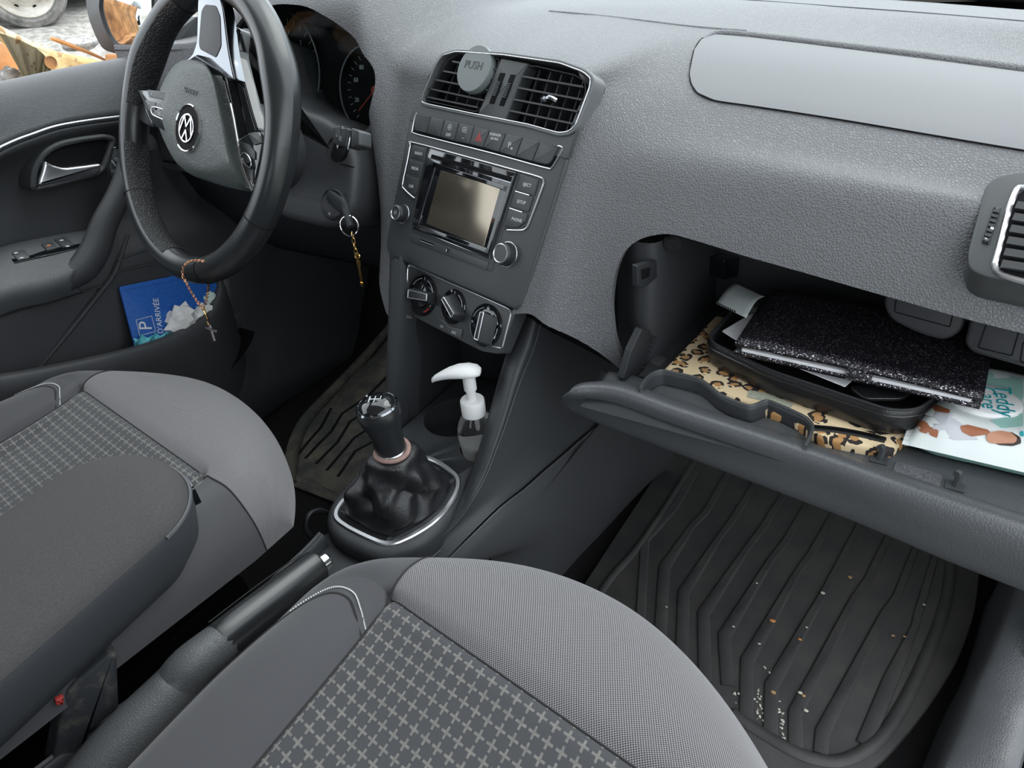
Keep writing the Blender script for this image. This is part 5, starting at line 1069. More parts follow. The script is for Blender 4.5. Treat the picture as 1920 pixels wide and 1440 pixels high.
mk('latch', slab(Pl(Vector((-.062, AY+.063, .405)), (1, -.3, 0), (0, 0, 1)), [(.008, -.008), (.030, -.008), (.030, .012), (.008, .012)], -.004, .003, r=.003), M['gloss'], arm)
bkP = Pl((-.03, -.55, .33), (0, 1, 0), (0, 0, 1)); bkP = Pl((-.03, -.55, .33), (.25, 1, 0), (0, 0, 1))
bk = thing('seat_belt_buckle', 'dusty black seat belt buckle stalk standing below the armrest', 'seat belt buckle', (-.03, -.55, .15))
mk('stalk', [slab(bkP, bkP.Q([(150, 1258), (200, 1216), (214, 1214), (218, 1320), (160, 1362), (140, 1440), (90, 1440), (108, 1340), (118, 1290)]), -.012, .008, r=.004, bev=.003)], noisy('dusty_black_plastic', (.035, .038, .043), (.16, .14, .11), 60, .7, .2, .0005, lo=.5, hi=.85), bk)
mk('release_button', slab(bkP, bkP.Q([(96, 1296), (112, 1288), (112, 1304), (98, 1306)]), .008, .012, r=.001), M['red'], bk)

# ================================================================== FLOOR MATS
FV = BVHTree.FromPolygons([Vector(v.co)+WL['floor'] for v in cg.data.vertices], [tuple(p.vertices) for p in cg.data.polygons])
R7 = lambda q: rs(q, 2.3415, 1100, 860)
GP = Pl((.4, 0, .006), (1, 0, 0), (0, 1, 0))
pm_ = thing('floor_mat', 'black rubber floor mat with zigzag ribs in the footwell below the glove compartment', 'floor mat', (.4, 0, 0), 'rubber floor mats')
mo_ = [(1000, 1230), (1085, 1113), (1160, 998), (1250, 862), (1345, 725), (1560, 760), (1845, 900), (1836, 1080), (1828, 1150), (1797, 1240), (1748, 1318), (1700, 1380), (1652, 1432), (1590, 1475), (1480, 1470), (1420, 1432), (1300, 1400), (1100, 1340)]
mat = mk('mat_sheet', slab(GP, GP.Q(mo_), -.006, .004, r=.03, bev=.002), M['rubber'], pm_)
def onG(q, h=.004): return [GP.w(*GP.q(*p, h), h) for p in q]
inn = R7([(80, 640), (60, 600), (110, 520), (240, 370), (400, 130), (520, -60)]); mk('mat_rim', tube(onG(inn, .004), .006, 10, sub=4, flat=.8, up=(0, 0, 1)), M['rubber'], pm_)
inn = R7([(1600, 330), (1598, 480), (1570, 660), (1480, 900), (1350, 1150), (1240, 1270), (1100, 1330), (940, 1300), (760, 1200), (640, 1120)]); mk('mat_rim', tube(onG(inn, .004), .0075, 10, sub=4, flat=.8, up=(0, 0, 1)), M['rubber'], pm_)
for q in ([(620, 1000), (603, 780), (805, 450), (870, 370), (1010, 130)], [(700, 1190), (703, 890), (925, 500), (985, 420), (1120, 180)], [(805, 1240), (810, 1000), (1040, 590), (1090, 500), (1230, 230)], [(918, 1290), (915, 1120), (1170, 620), (1230, 540), (1370, 250)],
          [(1028, 1300), (1035, 1205), (1300, 690), (1360, 610), (1470, 330)], [(1215, 1260), (1330, 980), (1440, 740), (1452, 690), (1530, 430)], [(520, 980), (512, 680), (700, 400), (770, 310), (900, 100)], [(415, 900), (425, 590), (580, 350), (640, 270), (770, 60)],
          [(320, 820), (340, 480), (460, 300), (520, 240), (640, 30)], [(232, 760), (255, 360), (380, 220), (520, -20)],):
    P = onG(R7(q), .004); w = [.0075, .0075, .0042, .0048, .0042][:len(P)]
    if len(P) < 5: w = [.006]*len(P)
    rws = []
    Pf = []; wf = []
    for i in range(len(P)-1):
        for k in range(4): Pf.append(P[i].lerp(P[i+1], k/4)); wf.append(w[i]+(w[i+1]-w[i])*max(0, (k/4-.6)/.4 if i == 0 else k/4))
    Pf.append(P[-1]); wf.append(w[-1])
    for (du, dz) in ((-1.25, -.001), (-1, .0022), (-.8, .003), (.8, .003), (1, .0022), (1.25, -.001)):
        row = []
        for i, p in enumerate(Pf):
            a = Pf[max(0, i-1)]; b = Pf[min(len(Pf)-1, i+1)]; t = (b-a).normalized(); n = Vector((t.y, -t.x, 0)); row.append(p+n*(wf[i]*du)+Vector((0, 0, dz)))
        rws.append(row)
    mk('rib', gridgeo(rws), M['rubber'], pm_, sharp=30)
crm = [(817, 712, 'c', .0036), (1037, 588, 'w', .003), (1157, 520, 'o', .0034), (936, 793, 'c', .0024), (644, 736, 'w', .002), (1482, 641, 'w', .002), (1345, 777, 'o', .0024), (1395, 780, 'o', .002), (820, 1025, 'o', .003), (937, 1027, 'w', .0028), (952, 1040, 'o', .0026), (962, 1105, 'w', .0028), (748, 546, 'w', .0018), (757, 812, 'w', .002), (966, 740, 'w', .0018), (350, 650, 'w', .0016)]
cl_ = {'c': plain('crumb_orange', (.62, .27, .09), .8), 'w': plain('crumb_pale', (.6, .58, .5), .8), 'o': plain('crumb_tan', (.42, .27, .13), .8)}
labs = ['bright orange leaf crumb, largest on the rubber mat', 'pale grit crumb on the mat, nearest the big orange crumb to its upper right', 'tan leaf crumb standing highest on the mat below the open lid', 'small orange crumb halfway between the big orange crumb and the seat edge',
    'pale grit crumb on the fourth rib, left of the big orange crumb', 'pale grit crumb at the right side of the mat', 'tan crumb at the right side of the mat, left of its twin', 'tan crumb at the right side of the mat, right of its twin', 'tan leaf crumb just above the left mud flecks', 'pale grit crumb beside the two tan crumbs near the mud flecks',
    'tan leaf crumb touching the pale grit near the mud flecks', 'pale grit crumb lowest on the mat', 'pale speck just above the fourth rib bend', 'pale speck in the groove below the big orange crumb', 'pale speck right of the big orange crumb', 'pale speck at the left side of the mat']
for i, (px, py, c, r) in enumerate(crm):
    p = onG(R7([(px, py)]), .0085)[0]; tag(mk('crumb', blob(p, (r, r*.7, r*.3), 8, 5, .3, 2, i), cl_[c]), labs[i], 'crumb', 'crumbs on the rubber mat')
# dried mud flecks in two grooves: stuff
fl = []
random.seed(3)
for (a, b, n_) in (((745, 1010), (765, 1160), 26), ((845, 1060), (870, 1230), 26), ((655, 1020), (668, 1080), 8), ((790, 900), (830, 990), 10), ((900, 1120), (985, 980), 12)):
    for k in range(n_):
        t = random.random(); px = a[0]+(b[0]-a[0])*t+random.uniform(-16, 16); py = a[1]+(b[1]-a[1])*t
        p = onG(R7([(px, py)]), .005)[0]; r = random.uniform(.0005, .0016); fl.append(blob(p, (r, r, r*.4), 6, 4, .3, 2, k))
tag(mk('dried_mud', fl, cl_['w']), 'dried pale mud flecks in the grooves of the mat', 'mud', None, 'stuff')
dm = thing('floor_mat', 'muddy rubber floor mat with black slots in the footwell below the steering wheel', 'floor mat', (-.35, .1, 0), 'rubber floor mats')
lft = [(545, 915), (553, 850), (575, 798), (620, 748), (680, 685), (737, 618), (790, 560)]
rgt = [(640, 952), (700, 905), (770, 850), (830, 800), (880, 740), (910, 680), (930, 640)]
mk('mat_sheet', patch.__globals__['gridgeo']([[onto(*(Vector(l).lerp(Vector(r), k/20)), .010, FV) for k in range(21)] for l, r in zip([tuple(Vector(lft[int(i/4)]).lerp(Vector(lft[min(6, int(i/4)+1)]), (i % 4)/4)) for i in range(25)], [tuple(Vector(rgt[int(i/4)]).lerp(Vector(rgt[min(6, int(i/4)+1)]), (i % 4)/4)) for i in range(25)])]), M['rubberd'], dm, solid=.004)
mk('mat_rim', tube([onto(*p, .012, FV) for p in lft], .013, 12, sub=4, flat=.7, up=(0, 0, 1)), M['rubberd'], dm)
mk('mat_rim', tube([onto(*p, .009, FV) for p in [(556, 903), (600, 922), (645, 946), (690, 965)]], .007, 10, sub=4, flat=.7, up=(0, 0, 1)), M['rubberd'], dm)
R5b = lambda q: rs(q, 3, 560, 440)
for q in ([(35, 1100), (0, 1160)], [(190, 998), (130, 1110), (60, 1190), (0, 1265)], [(545, 770), (400, 925), (250, 1030), (190, 1130), (120, 1200), (45, 1282)], [(560, 870), (390, 1010), (295, 1075), (225, 1190), (105, 1312)], [(520, 1010), (375, 1130), (320, 1165), (165, 1350)], [(500, 1110), (410, 1195), (325, 1240), (228, 1385)]):
    P = [onto(*p, .0102, FV) for p in R5b(q)]
    mk('slot', tube(P, .0034, 6, sub=1, flat=.25, up=(0, 0, 1)), M['black'], dm)

# ================================================================== SILL
sp_ = [X(1925, 1020, .655), X(1905, 1085, .650), X(1880, 1165, .642), X(1850, 1235, .634), X(1812, 1310, .622), X(1768, 1425, .606), X(1720, 1560, .60)]
struct(mk('trim_8', loft([[Vector((p.x-.012, p.y, -.005)) for p in sp_], [p+Vector((-.006, 0, -.03)) for p in sp_], sp_, [p+Vector((.014, 0, .010)) for p in sp_], [p+Vector((.045, 0, .014)) for p in sp_], [p+Vector((.060, 0, .010)) for p in sp_]], 5, 4), M['lid'], solid=.003))
struct(mk('trim_9', loft([[p+Vector((.064, 0, .004)) for p in sp_], [p+Vector((.070, 0, .014)) for p in sp_], [p+Vector((.080, 0, .012)) for p in sp_], [p+Vector((.086, 0, .0)) for p in sp_], [p+Vector((.13, 0, -.01)) for p in sp_], [p+Vector((.14, 0, -.1)) for p in sp_]], 5, 4), M['plasd'], solid=.003))
struct(mk('wall_right', [gridgeo([[Vector((.665+.02*k, y, z)) for y in np.linspace(.02, .6, 8)] for k, z in enumerate((.0, .2, .4, .62))])], M['doorp'], solid=.01))
# ================================================================== THINGS IN THE GLOVE COMPARTMENT
m_, nt, b = nodes('leopard_cloth'); c = coord(nt); n = tex(nt, 'Noise', 60, c, Detail=2)
vadd = nt.nodes.new('ShaderNodeMix'); vadd.data_type = 'RGBA'; vadd.inputs[0].default_value = .012; nt.links.new(c, vadd.inputs[6]); nt.links.new(n.outputs['Color'], vadd.inputs[7])
mp = nt.nodes.new('ShaderNodeMapping'); mp.inputs['Scale'].default_value = (1, 1, .3); nt.links.new(vadd.outputs[2], mp.inputs[0])
v = tex(nt, 'Voronoi', 62, mp.outputs[0], voronoi_dimensions='2D'); d = v.outputs['Distance']; gapn = tex(nt, 'Noise', 130, c, Detail=1)
ring_ = math_(nt, 'MULTIPLY', math_(nt, 'LESS_THAN', d, .43), math_(nt, 'GREATER_THAN', d, .22)); ring_ = math_(nt, 'MULTIPLY', ring_, math_(nt, 'GREATER_THAN', gapn.outputs[0], .42))
inn_ = math_(nt, 'LESS_THAN', d, .24); col = mix(nt, inn_, (.74, .58, .36), (.45, .24, .09)); col = mix(nt, ring_, col, (.022, .016, .015)); nt.links.new(col, b.inputs['Base Color']); b.inputs['Roughness'].default_value = .85
M['leo'] = m_
m_, nt, b = nodes('black_glitter'); c = coord(nt); v = tex(nt, 'Voronoi', 1100, c); w = nt.nodes.new('ShaderNodeSeparateXYZ'); nt.links.new(v.outputs['Color'], w.inputs[0])
k = math_(nt, 'GREATER_THAN', w.outputs[0], .90); nt.links.new(mix(nt, k, (.008, .007, .010), (.40, .37, .42)), b.inputs['Base Color']); nt.links.new(math_(nt, 'MULTIPLY', k, .9), b.inputs['Metallic']); b.inputs['Roughness'].default_value = .38
cmb = nt.nodes.new('ShaderNodeVectorMath'); cmb.operation = 'SUBTRACT'; nt.links.new(v.outputs['Color'], cmb.inputs[0]); cmb.inputs[1].default_value = (.5, .5, .5)
sc2_ = nt.nodes.new('ShaderNodeVectorMath'); sc2_.operation = 'SCALE'; nt.links.new(cmb.outputs[0], sc2_.inputs[0]); sc2_.inputs['Scale'].default_value = .7
ge = nt.nodes.new('ShaderNodeNewGeometry'); ad = nt.nodes.new('ShaderNodeVectorMath'); nt.links.new(ge.outputs['Normal'], ad.inputs[0]); nt.links.new(sc2_.outputs[0], ad.inputs[1]); no = nt.nodes.new('ShaderNodeVectorMath'); no.operation = 'NORMALIZE'; nt.links.new(ad.outputs[0], no.inputs[0]); nt.links.new(no.outputs[0], b.inputs['Normal'])
M['glit'] = m_
M['case'] = grain('soft_black_leatherette', (.012, .012, .013), .30, 420, .25, .0004, .1, spec=.55)
M['paper'] = noisy('white_paper', (.66, .66, .68), (.78, .78, .80), 60, .8, .3, .0006)
M['receipt'] = noisy('thermal_paper', (.30, .33, .33), (.36, .39, .38), 30, .6, .2, .0005)
M['mint'] = plain('mint_film', (.36, .62, .56), .3); M['wfilm'] = plain('white_film', (.74, .78, .77), .28); M['teal'] = plain('teal_print', (.02, .33, .37), .4)
M['skin1'] = plain('brown_skin_print', (.36, .13, .065), .4); M['skin2'] = plain('light_brown_skin_print', (.50, .24, .15), .4); M['hairp'] = plain('dark_hair_print', (.035, .02, .015), .5); M['greyp'] = plain('grey_shirt_print', (.55, .56, .60), .4)
UPZ = (0, 0, 1)
def zpl(z): return Pl((.4, 0, z), (1, 0, 0), (0, 1, 0))
def wpts(q, z): return [zpl(z).q(*p) for p in q]
lp = thing('pouch', 'flat leopard print zip pouch lying under the black case', 'pouch', (.38, 0, .39))
Z1 = zpl(.3865)
mk('body', slab(Z1, [(-.138, -.036), (-.124, .10), (.08, .05), (.098, -.050), (.086, -.078), (.03, -.084), (.0, -.066), (-.08, -.052)], 0, .0115, r=.006, bev=.004), M['leo'], lp)
zq = [(1522, 801), (1570, 806), (1620, 815), (1660, 825)]
zz = [at(*p, 'z', .3985) for p in zq]
zb = mk('zip', gridgeo([[p+Vector((0, -.0045, 0)) for p in crom(zz, 8)], [p+Vector((0, .0045, 0)) for p in crom(zz, 8)]]), M['dthread'], lp, solid=.001)
mk('zip_teeth', [bar(p+Vector((0, -.0018, .0006)), p+Vector((0, .0018, .0006)), .0012, .0012) for p in crom(zz, 14)], M['bchrome'], lp)
mk('woven_label', slab(zpl(.398), wpts([(1404, 732), (1440, 738), (1488, 758), (1482, 765), (1400, 745)], .398), 0, .0006, r=.001, bev=.0001), noisy('label_cloth', (.3, .31, .25), (.45, .45, .36), 300), lp)
cs_ = thing('zip_case', 'open black leatherette zip case lying on the leopard pouch', 'case', (.4, .02, .4))
q = [(-.104, -.008), (-.096, .095), (.10, .055), (.118, .0), (.100, -.050), (.078, -.062), (-.03, -.040)]
o_ = rp(q, .018, 5)
if area2(o_) < 0: o_ = o_[::-1]
Z2 = zpl(.398)
mk('body', rings([[Z2.w(*p, 0) for p in inset(o_, .004)], [Z2.w(*p, .004) for p in inset(o_, .0005)], [Z2.w(*p, .014) for p in inset(o_, -.001)], [Z2.w(*p, .024) for p in o_], [Z2.w(*p, .028) for p in inset(o_, .002)], [Z2.w(*p, .026) for p in inset(o_, .005)], [Z2.w(*p, .016) for p in inset(o_, .007)]]), M['case'], cs_, sharp=60)
mk('zip', [tube([Z2.w(*p, .0282) for p in inset(o_, .0022)], .0022, 8, closed=True, flat=.6)], M['slat'], cs_)
mk('piping', tube([Z2.w(*p, .0225) for p in inset(o_, -.0006)], .0012, 6, closed=True), M['case'], cs_)
mk('flap', slab(zpl(.4245), wpts([(1590, 728), (1650, 722), (1716, 735), (1690, 752), (1620, 752)], .4245), 0, .003, r=.006, bev=.001), M['case'], cs_)
pp = thing('paper_sheet', 'white folded sheet sticking out below the glittery black wallet', 'paper', (.4, 0, .43))
mk('sheet', slab(zpl(.4290), wpts([(1354, 622), (1408, 590), (1480, 600), (1600, 712), (1584, 726), (1500, 692), (1376, 636)], .4290), 0, .0012, r=.001, bev=.0002), M['paper'], pp)
wl = thing('wallet', 'long black glittery wallet with a strap on top of the black case', 'wallet', (.43, .01, .44))
WZ = Pl((.335, -.040, .4375), (1, -.030, .0), (0.03, 1, .0))
def cover(h, dx, lift):
    rows = []
    for j in range(9):
        v = j/8; row = []
        for i in range(25):
            u = i/24; row.append(WZ.w(dx+u*.205, -.001*0+v*.118-.0, h+.003*sin(pi*u)*lift+.003*v*lift-.004*(1-v)*lift*(.5 if u > .2 else .2)))
        rows.append(row)
    return gridgeo(rows)
mk('cover', cover(0, 0, 0), M['glit'], wl, solid=-.0032)
mk('cover', cover(.0100, 0, 1), M['glit'], wl, solid=-.0034, label='upper cover')
mk('pages', slab(WZ, [(.006, .002), (.198, .002), (.198, .11), (.006, .11)], .0036, .0066, r=.002, bev=.0006), M['paper'], wl)
sx0 = .112
mk('strap', tube([WZ.w(sx0, .045, .0150), WZ.w(sx0, .02, .0138), WZ.w(sx0, .004, .0122), WZ.w(sx0, -.0035, .009), WZ.w(sx0, -.0040, .004), WZ.w(sx0, .002, -.0005)], .0105, 12, sub=4, flat=.14, up=(0, -.3, 1)), M['glit'], wl)
mk('stitching', [bar(WZ.w(u, .0035, .0105+.0026*sin(pi*u/.205)), WZ.w(u+.0022, .0035, .0105+.0026*sin(pi*u/.205)), .0005, .0010) for u in np.arange(.004, .2, .0040)], M['slat'], wl)
rc = thing('receipt', 'pale curled receipt standing beside the glittery wallet corner', 'receipt', at(1390, 560, 'z', .455))
cA, cB, cC, cD = at(1380, 530, 'z', .463), at(1434, 553, 'z', .461), at(1399, 596, 'z', .458), at(1343, 569, 'z', .456)
mk('slip', gridgeo([[cD.lerp(cC, u).lerp(cA.lerp(cB, u), v_)+Vector((0, 0, .004*sin(pi*v_)+.002*u*sin(4*v_))) for u in np.linspace(0, 1, 8)] for v_ in np.linspace(0, 1, 12)]), M['receipt'], rc, solid=.0005)
mk('torn_edge', [bar(cD.lerp(cC, t)+Vector((0, -.0003, .0012)), cD.lerp(cC, t+.03)+Vector((0, -.0003, .0012)), .0008, .0014) for t in np.arange(.05, .62, .07)], M['black'], rc)
# wipes pack
wp = thing('wipes_pack', 'mint and white pack of wet wipes with a round resealable lid', 'wipes', (.55, 0, .4))
WPc = [at(1712, 812, 'z', .417), at(1845, 685, 'z', .417)]
ux = Vector((1, .02, 0)).normalized(); uy = (at(1735, 752, 'z', .42)-at(1713, 816, 'z', .42)).normalized(); o0 = at(1707, 818, 'z', .414)
NX, NY = 30, 18; LXp, LYp = .135, .135
def pk(u, v_, top=True):
    e = min(1, 6*min(u, 1-u))**.5*min(1, 7*min(v_, 1-v_))**.5
    z = .4000+(.0225 if top else -.014)*e+(.0012*noise.noise(Vector((u*9, v_*9, 1))))*e
    p = o0+ux*(u*LXp)+uy*(v_*LYp); return Vector((p.x, p.y, z+.004))
mk('pack_top', gridgeo([[pk(i/NX, j/NY) for i in range(NX+1)] for j in range(NY+1)]), M['wfilm'], wp, sharp=80)
mk('pack_bottom', gridgeo([[pk(i/NX, j/NY, False) for i in range(NX+1)] for j in range(NY+1)]), M['mint'], wp, sharp=80)
mk('pack_seal', [bar(pk(0, t)+ux*-.002, pk(0, t+.045)+ux*-.002, .005, .0006) for t in np.arange(0, .95, .05)], M['wfilm'], wp)
gk = gridgeo([[pk(i/NX, j/NY) for i in range(NX+1)] for j in range(NY+1)]); bvW = BVHTree.FromPolygons([Vector(v) for v in gk[0]], gk[1])
def prt(name, q, mat, h=.0006, r=3):
    q = rp(q, r, 4); n_ = len(q); cx_ = sum(p[0] for p in q)/n_; cy_ = sum(p[1] for p in q)/n_
    rws = []
    for k in (0, .35, .7, 1.0):
        row = [onto(cx_+(p[0]-cx_)*max(k, .01), cy_+(p[1]-cy_)*max(k, .01), h, bvW) for p in q]
        if any(p is None for p in row): row = [pz_ if p is None else p for p, pz_ in zip(row, [at(cx_+(p[0]-cx_)*max(k, .01), cy_+(p[1]-cy_)*max(k, .01), 'z', .4215) for p in q])]
        rws.append(row)
    return mk(name, rings(rws, True, False), M[mat], wp, sharp=80)
W6 = lambda q: rs(q, 2.8235, 1240, 520)
prt('printed_green', W6([(1500, 500), (1700, 480), (1915, 540), (1915, 640), (1880, 700), (1700, 560), (1540, 620)]), 'mint', .0004)
prt('printed_green', W6([(1740, 760), (1915, 720), (1915, 790), (1800, 800)]), 'mint', .0004)
prt('printed_shirt', W6([(1370, 700), (1440, 690), (1530, 720), (1600, 790), (1680, 860), (1560, 860), (1400, 830), (1450, 790)]), 'greyp', .0006)
prt('printed_arm', W6([(1385, 690), (1440, 672), (1530, 705), (1525, 725), (1440, 710), (1385, 715), (1370, 740)]), 'skin1', .0009)
prt('printed_arm', W6([(1350, 770), (1390, 760), (1470, 815), (1460, 850), (1370, 820)]), 'skin1', .0009)
prt('printed_arm', W6([(1580, 790), (1620, 782), (1730, 810), (1745, 830), (1640, 845), (1590, 820)]), 'skin1', .0009)
prt('printed_hair', W6([(1850, 820), (1900, 850), (1905, 880), (1860, 895), (1790, 890), (1740, 870), (1790, 850)]), 'hairp', .0009, 4)
prt('printed_face', W6([(1730, 825), (1790, 815), (1850, 825), (1885, 855), (1870, 880), (1790, 882), (1735, 880), (1715, 850)]), 'skin2', .0012, 5)
prt('printed_badge', W6([(1395, 690), (1430, 688), (1452, 715), (1440, 745), (1400, 735)]), 'wfilm', .0014)
prt('printed_dot', W6([(1895, 820), (1915, 815), (1918, 845), (1900, 845)]), 'teal', .0009)
lc = onto(1846, 752, .0, bvW); LPn = Pl(lc, (1, .05, 0), (0, 1, .02))
rx = (at(1846, 752, 'z', lc.z)-at(1780, 735, 'z', lc.z)).length
ld = mk('pack_lid', rings([[LPn.w(x, y, h) for x, y in circ(0, 0, rx*k, 48, rx*k*.88)] for k, h in ((1.04, -.002), (1.04, .0005), (1.0, .0012), (.98, .0028), (.93, .0036), (.5, .0040), (.02, .0041))]), M['whitep'], wp)
ta = -1.50
tu, tv = LPn.q(1882, 752, .004); mk('lid_lettering', textgeo(LPn, 'Teddy', tu, tv, .0185, .0041, ang=ta, ext=.0002, sx=.95), M['teal'], ld)
tu, tv = LPn.q(1852, 748, .004); mk('lid_lettering', textgeo(LPn, 'Care', tu-.000, tv+.002, .0175, .0041, ang=ta, ext=.0002, sx=.95), M['teal'], ld)

# ================================================================== SANITISER BOTTLE
bc0 = Vector((.046, -.096, .222))
sb = thing('pump_bottle', 'clear hand gel bottle with a white pump head standing in the cup holder', 'bottle', bc0)
M['clear'] = plain('clear_bottle', (.93, .95, .95), .04, trans=1.0, ior=1.42); M['gel'] = plain('cloudy_gel', (.55, .55, .53), .25, trans=.1, ior=1.35)
prof = [(.018, 0), (.0205, .002), (.0215, .02), (.0235, .045), (.0245, .058), (.0238, .070), (.019, .083), (.013, .090), (.0115, .093)]
mk('bottle_body', lathe(bc0, UPZ, prof, 40), M['clear'], sb)
mk('gel', lathe(bc0+Vector((0, 0, .001)), UPZ, [(r-.0012, h) for r, h in prof[:4]]+[(.001, .045)], 40), M['gel'], sb)
mk('label', slab(Pl(bc0+Vector((.004, -.0224, .02)), (1, .1, 0), (0, 0, 1)), [(-.001, -.008), (.008, -.008), (.008, .008), (-.001, .008)], 0, .0008, r=.001, bev=.0002), M['red'], sb)
mk('pump_collar', lathe(bc0+Vector((0, 0, .090)), UPZ, [(.0125, 0), (.0150, .001), (.0150, .020), (.0140, .0215), (.006, .0222)], 32), M['whitep'], sb)
mk('pump_stem', lathe(bc0+Vector((0, 0, .110)), UPZ, [(.0058, 0), (.0058, .016), (.0078, .0165), (.0078, .040)], 24), M['whitep'], sb)
hz_ = bc0+Vector((.0, .0, .150)); dr = Vector((-.93, -.36, 0)).normalized(); dl = Vector((dr.y, -dr.x, 0))
hr = []
for t, w, h, dz in ((-.016, .001, .001, .002), (-.015, .007, .004, .002), (-.010, .0115, .006, .003), (0, .0135, .0075, .003), (.012, .0125, .0075, .002), (.024, .0095, .0065, -.001), (.034, .0065, .0052, -.005), (.042, .0042, .0042, -.009), (.046, .0030, .0032, -.012)):
    hr.append([hz_+dr*t+dl*(w*cos(a))+Vector((0, 0, dz+h*sin(a))) for a in [2*pi*k/20 for k in range(20)]])
mk('pump_head', rings(hr), M['whitep'], sb, sharp=70)

# ================================================================== DOOR POCKET
bo_ = at(223, 538, 'x', -.648)
BLp = Pl(bo_, at(395, 505, 'x', -.640)-bo_, at(223, 538, 'x', -.648)-at(255, 655, 'x', -.612))
bw = thing('parking_disc_wallet', 'blue parking disc wallet with white lettering in the door pocket', 'parking disc', bo_)
M['bluev'] = noisy('blue_vinyl', (.02, .11, .42), (.03, .14, .50), 200, .4, .15, .0003)
mk('cover', slab(BLp, BLp.Q([(223, 538), (395, 503), (410, 545), (402, 590), (350, 655), (262, 685)]), -.003, .001, r=.003, bev=.001), M['bluev'], bw)
bvB = None
P0 = BLp.q(231, 545); P1 = BLp.q(330, 526)
mk('stitching', [bar(BLp.w(*(Vector(P0).lerp(Vector(P1), t)), .0012), BLp.w(*(Vector(P0).lerp(Vector(P1), t+.014)), .0012), .0005, .0004, BLp.ez) for t in np.arange(0, 1.4, .026)], plain('navy_thread', (.01, .03, .12), .8), bw)
def updir(a, b): A = Vector(BLp.q(*a)); B = Vector(BLp.q(*b)); d_ = B-A; return atan2(d_.y, d_.x), d_.length
ang, L_ = updir((303, 648), (290, 557)); Bx = [(254, 600), (284, 592), (292, 622), (261, 630)]
mk('printed_box', frame(BLp, BLp.Q(Bx), .0009, .001, .0013, r=.0002, bev=.0001), M['white'], bw)
u, v = BLp.q(273, 611); mk('lettering', textgeo(BLp, 'P', u, v, .030, .001, ang=ang, ext=.0003), M['whitep'], bw)
a_ = BLp.q(291, 557); u, v = a_; mk('lettering', textgeo(BLp, "HEURE D'ARRIV\u00c9E", u+.0028*0, v-.002, .0132, .001, ang=ang, ext=.0002, align='RIGHT'), M['whitep'], bw)
M['tissue'] = noisy('crumpled_tissue', (.80, .78, .76), (.90, .88, .87), 30, .9, .5, .002)
M['tissue2'] = noisy('mint_tissue', (.55, .68, .62), (.70, .80, .75), 30, .9, .5, .002)
def crumple(name, c, r, seed, mat):
    g = blob(c, r, 13, 9, .26, 2.3, seed); return mk(name, g, mat, None, sharp=16)
tag(crumple('crumpled_tissue', at(341, 606, 'x', -.612), (.022, .031, .029), 4, M['tissue']), 'white crumpled paper tissue on the blue wallet in the door pocket', 'tissue')
tag(crumple('crumpled_tissue', at(385, 596, 'x', -.612), (.016, .022, .024), 11, M['tissue']), 'smaller crumpled tissue behind the hanging cross', 'tissue')
tag(crumple('crumpled_tissue', at(397, 566, 'x', -.625), (.014, .016, .019), 17, M['tissue2']), 'pale green crumpled tissue at the front end of the door pocket', 'tissue')
tw = []
for j in range(8):
    row = []
    for i in range(22):
        p = at(250+i*4.6, 634+3*sin(i*1.3)-(i*.75)+j*5, 'x', -.604); row.append(p+Vector((.004*sin(i*1.1+j), .0, .002*sin(i*2.1))))
    tw.append(row)
tag(mk('wrapper', gridgeo(tw), noisy('turquoise_wrapper', (.05, .42, .52), (.22, .66, .72), 40, .4, .6, .002), solid=.0008, sharp=25), 'turquoise wrapper edge below the blue wallet', 'wrapper')

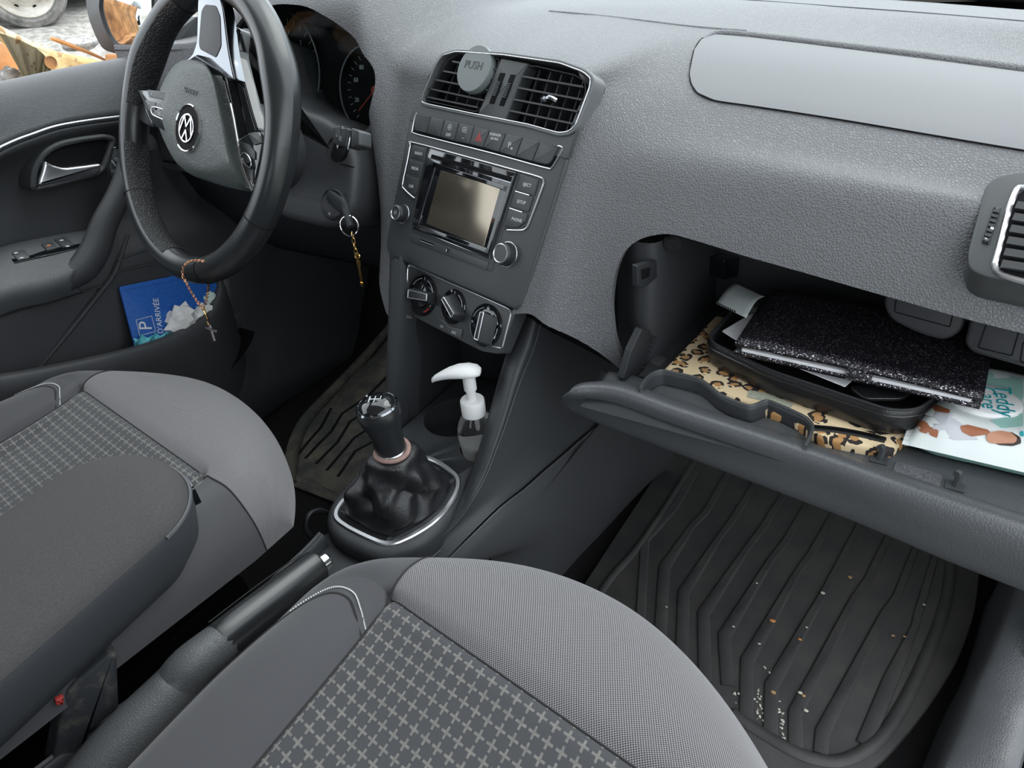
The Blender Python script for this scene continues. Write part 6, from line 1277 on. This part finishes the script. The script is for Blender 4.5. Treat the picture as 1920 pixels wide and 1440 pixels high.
# ================================================================== ROSARY BRACELET ON THE WHEEL
rb = thing('rosary_bracelet', 'copper chain bracelet with a medal and cross hanging on the steering wheel', 'bracelet', WP.P(385, 580, .02))
cp = [WP.P(392, 492, .016), WP.P(372, 488, .020), WP.P(354, 491, .023), WP.P(344, 502, .025), WP.P(343, 518, .026), WP.P(350, 532, .026), WP.P(361, 552, .024), WP.P(373, 570, .022), WP.P(381, 579, .020)]
cq = [WP.P(381, 579, .020), WP.P(387, 562, .012), WP.P(390, 545, .004), WP.P(391, 530, -.008), WP.P(392, 515, -.022)]
def chain(P, name):
    P = crom(P, 12); L = [0]
    for i in range(1, len(P)): L.append(L[-1]+(P[i]-P[i-1]).length)
    n_ = int(L[-1]/.0030); gs = []
    for k in range(n_):
        s_ = (k+.5)/n_*L[-1]; i = max(j for j in range(len(L)) if L[j] <= s_); i = min(i, len(P)-2); d_ = (P[i+1]-P[i]).normalized(); c_ = P[i].lerp(P[i+1], (s_-L[i])/max(1e-9, L[i+1]-L[i]))
        o1 = d_.orthogonal().normalized() if k % 2 else d_.cross(d_.orthogonal()).normalized()
        gs.append(tube([c_+d_*(.0022*cos(t))+o1*(.0014*sin(t)) for t in [2*pi*j/10 for j in range(10)]], .00048, 5, closed=True))
    return mk(name, gs, M['rose'], rb)
chain(cp, 'chain'); chain(cq, 'chain')
mk('link', [tube([WP.P(382, 580, .020)+Vector((.0022*cos(t), 0, .0022*sin(t))) for t in [2*pi*j/14 for j in range(14)]], .0006, 6, closed=True)], M['gold'], rb)
mp_ = Pl(WP.P(387, 591, .020), (.75, -.5, -.3), (-.25, .1, 1))
md_ = mk('medal', rings([[mp_.w(x, y, h) for x, y in circ(0, 0, k, 28, k*1.45)] for k, h in ((.0052, -.0006), (.0054, 0), (.0052, .0007), (.0044, .0008), (.0042, .0003), (.0005, .0006))]), M['gold'], rb)
mk('medal_figure', lathe(mp_.w(0, 0, .0004), mp_.ez, [(.0016, 0), (.0012, .0007), (.0001, .0009)], 12), M['gold'], md_)
mk('link', tube([WP.P(390, 606, .019)+Vector((.0015*cos(t), 0, .0018*sin(t))) for t in [2*pi*j/14 for j in range(14)]], .0005, 6, closed=True), M['gold'], rb)
x0, x1 = WP.P(393, 610, .018), WP.P(402, 640, .018); ya, yb = WP.P(386, 614, .019), WP.P(405, 621, .019)
mk('cross', [bar(x0, x1, .0026, .0018, WP.ez), bar(ya, yb, .0026, .0019, WP.ez)], plain('pink_gold', (.75, .62, .66), .2, 1), rb)
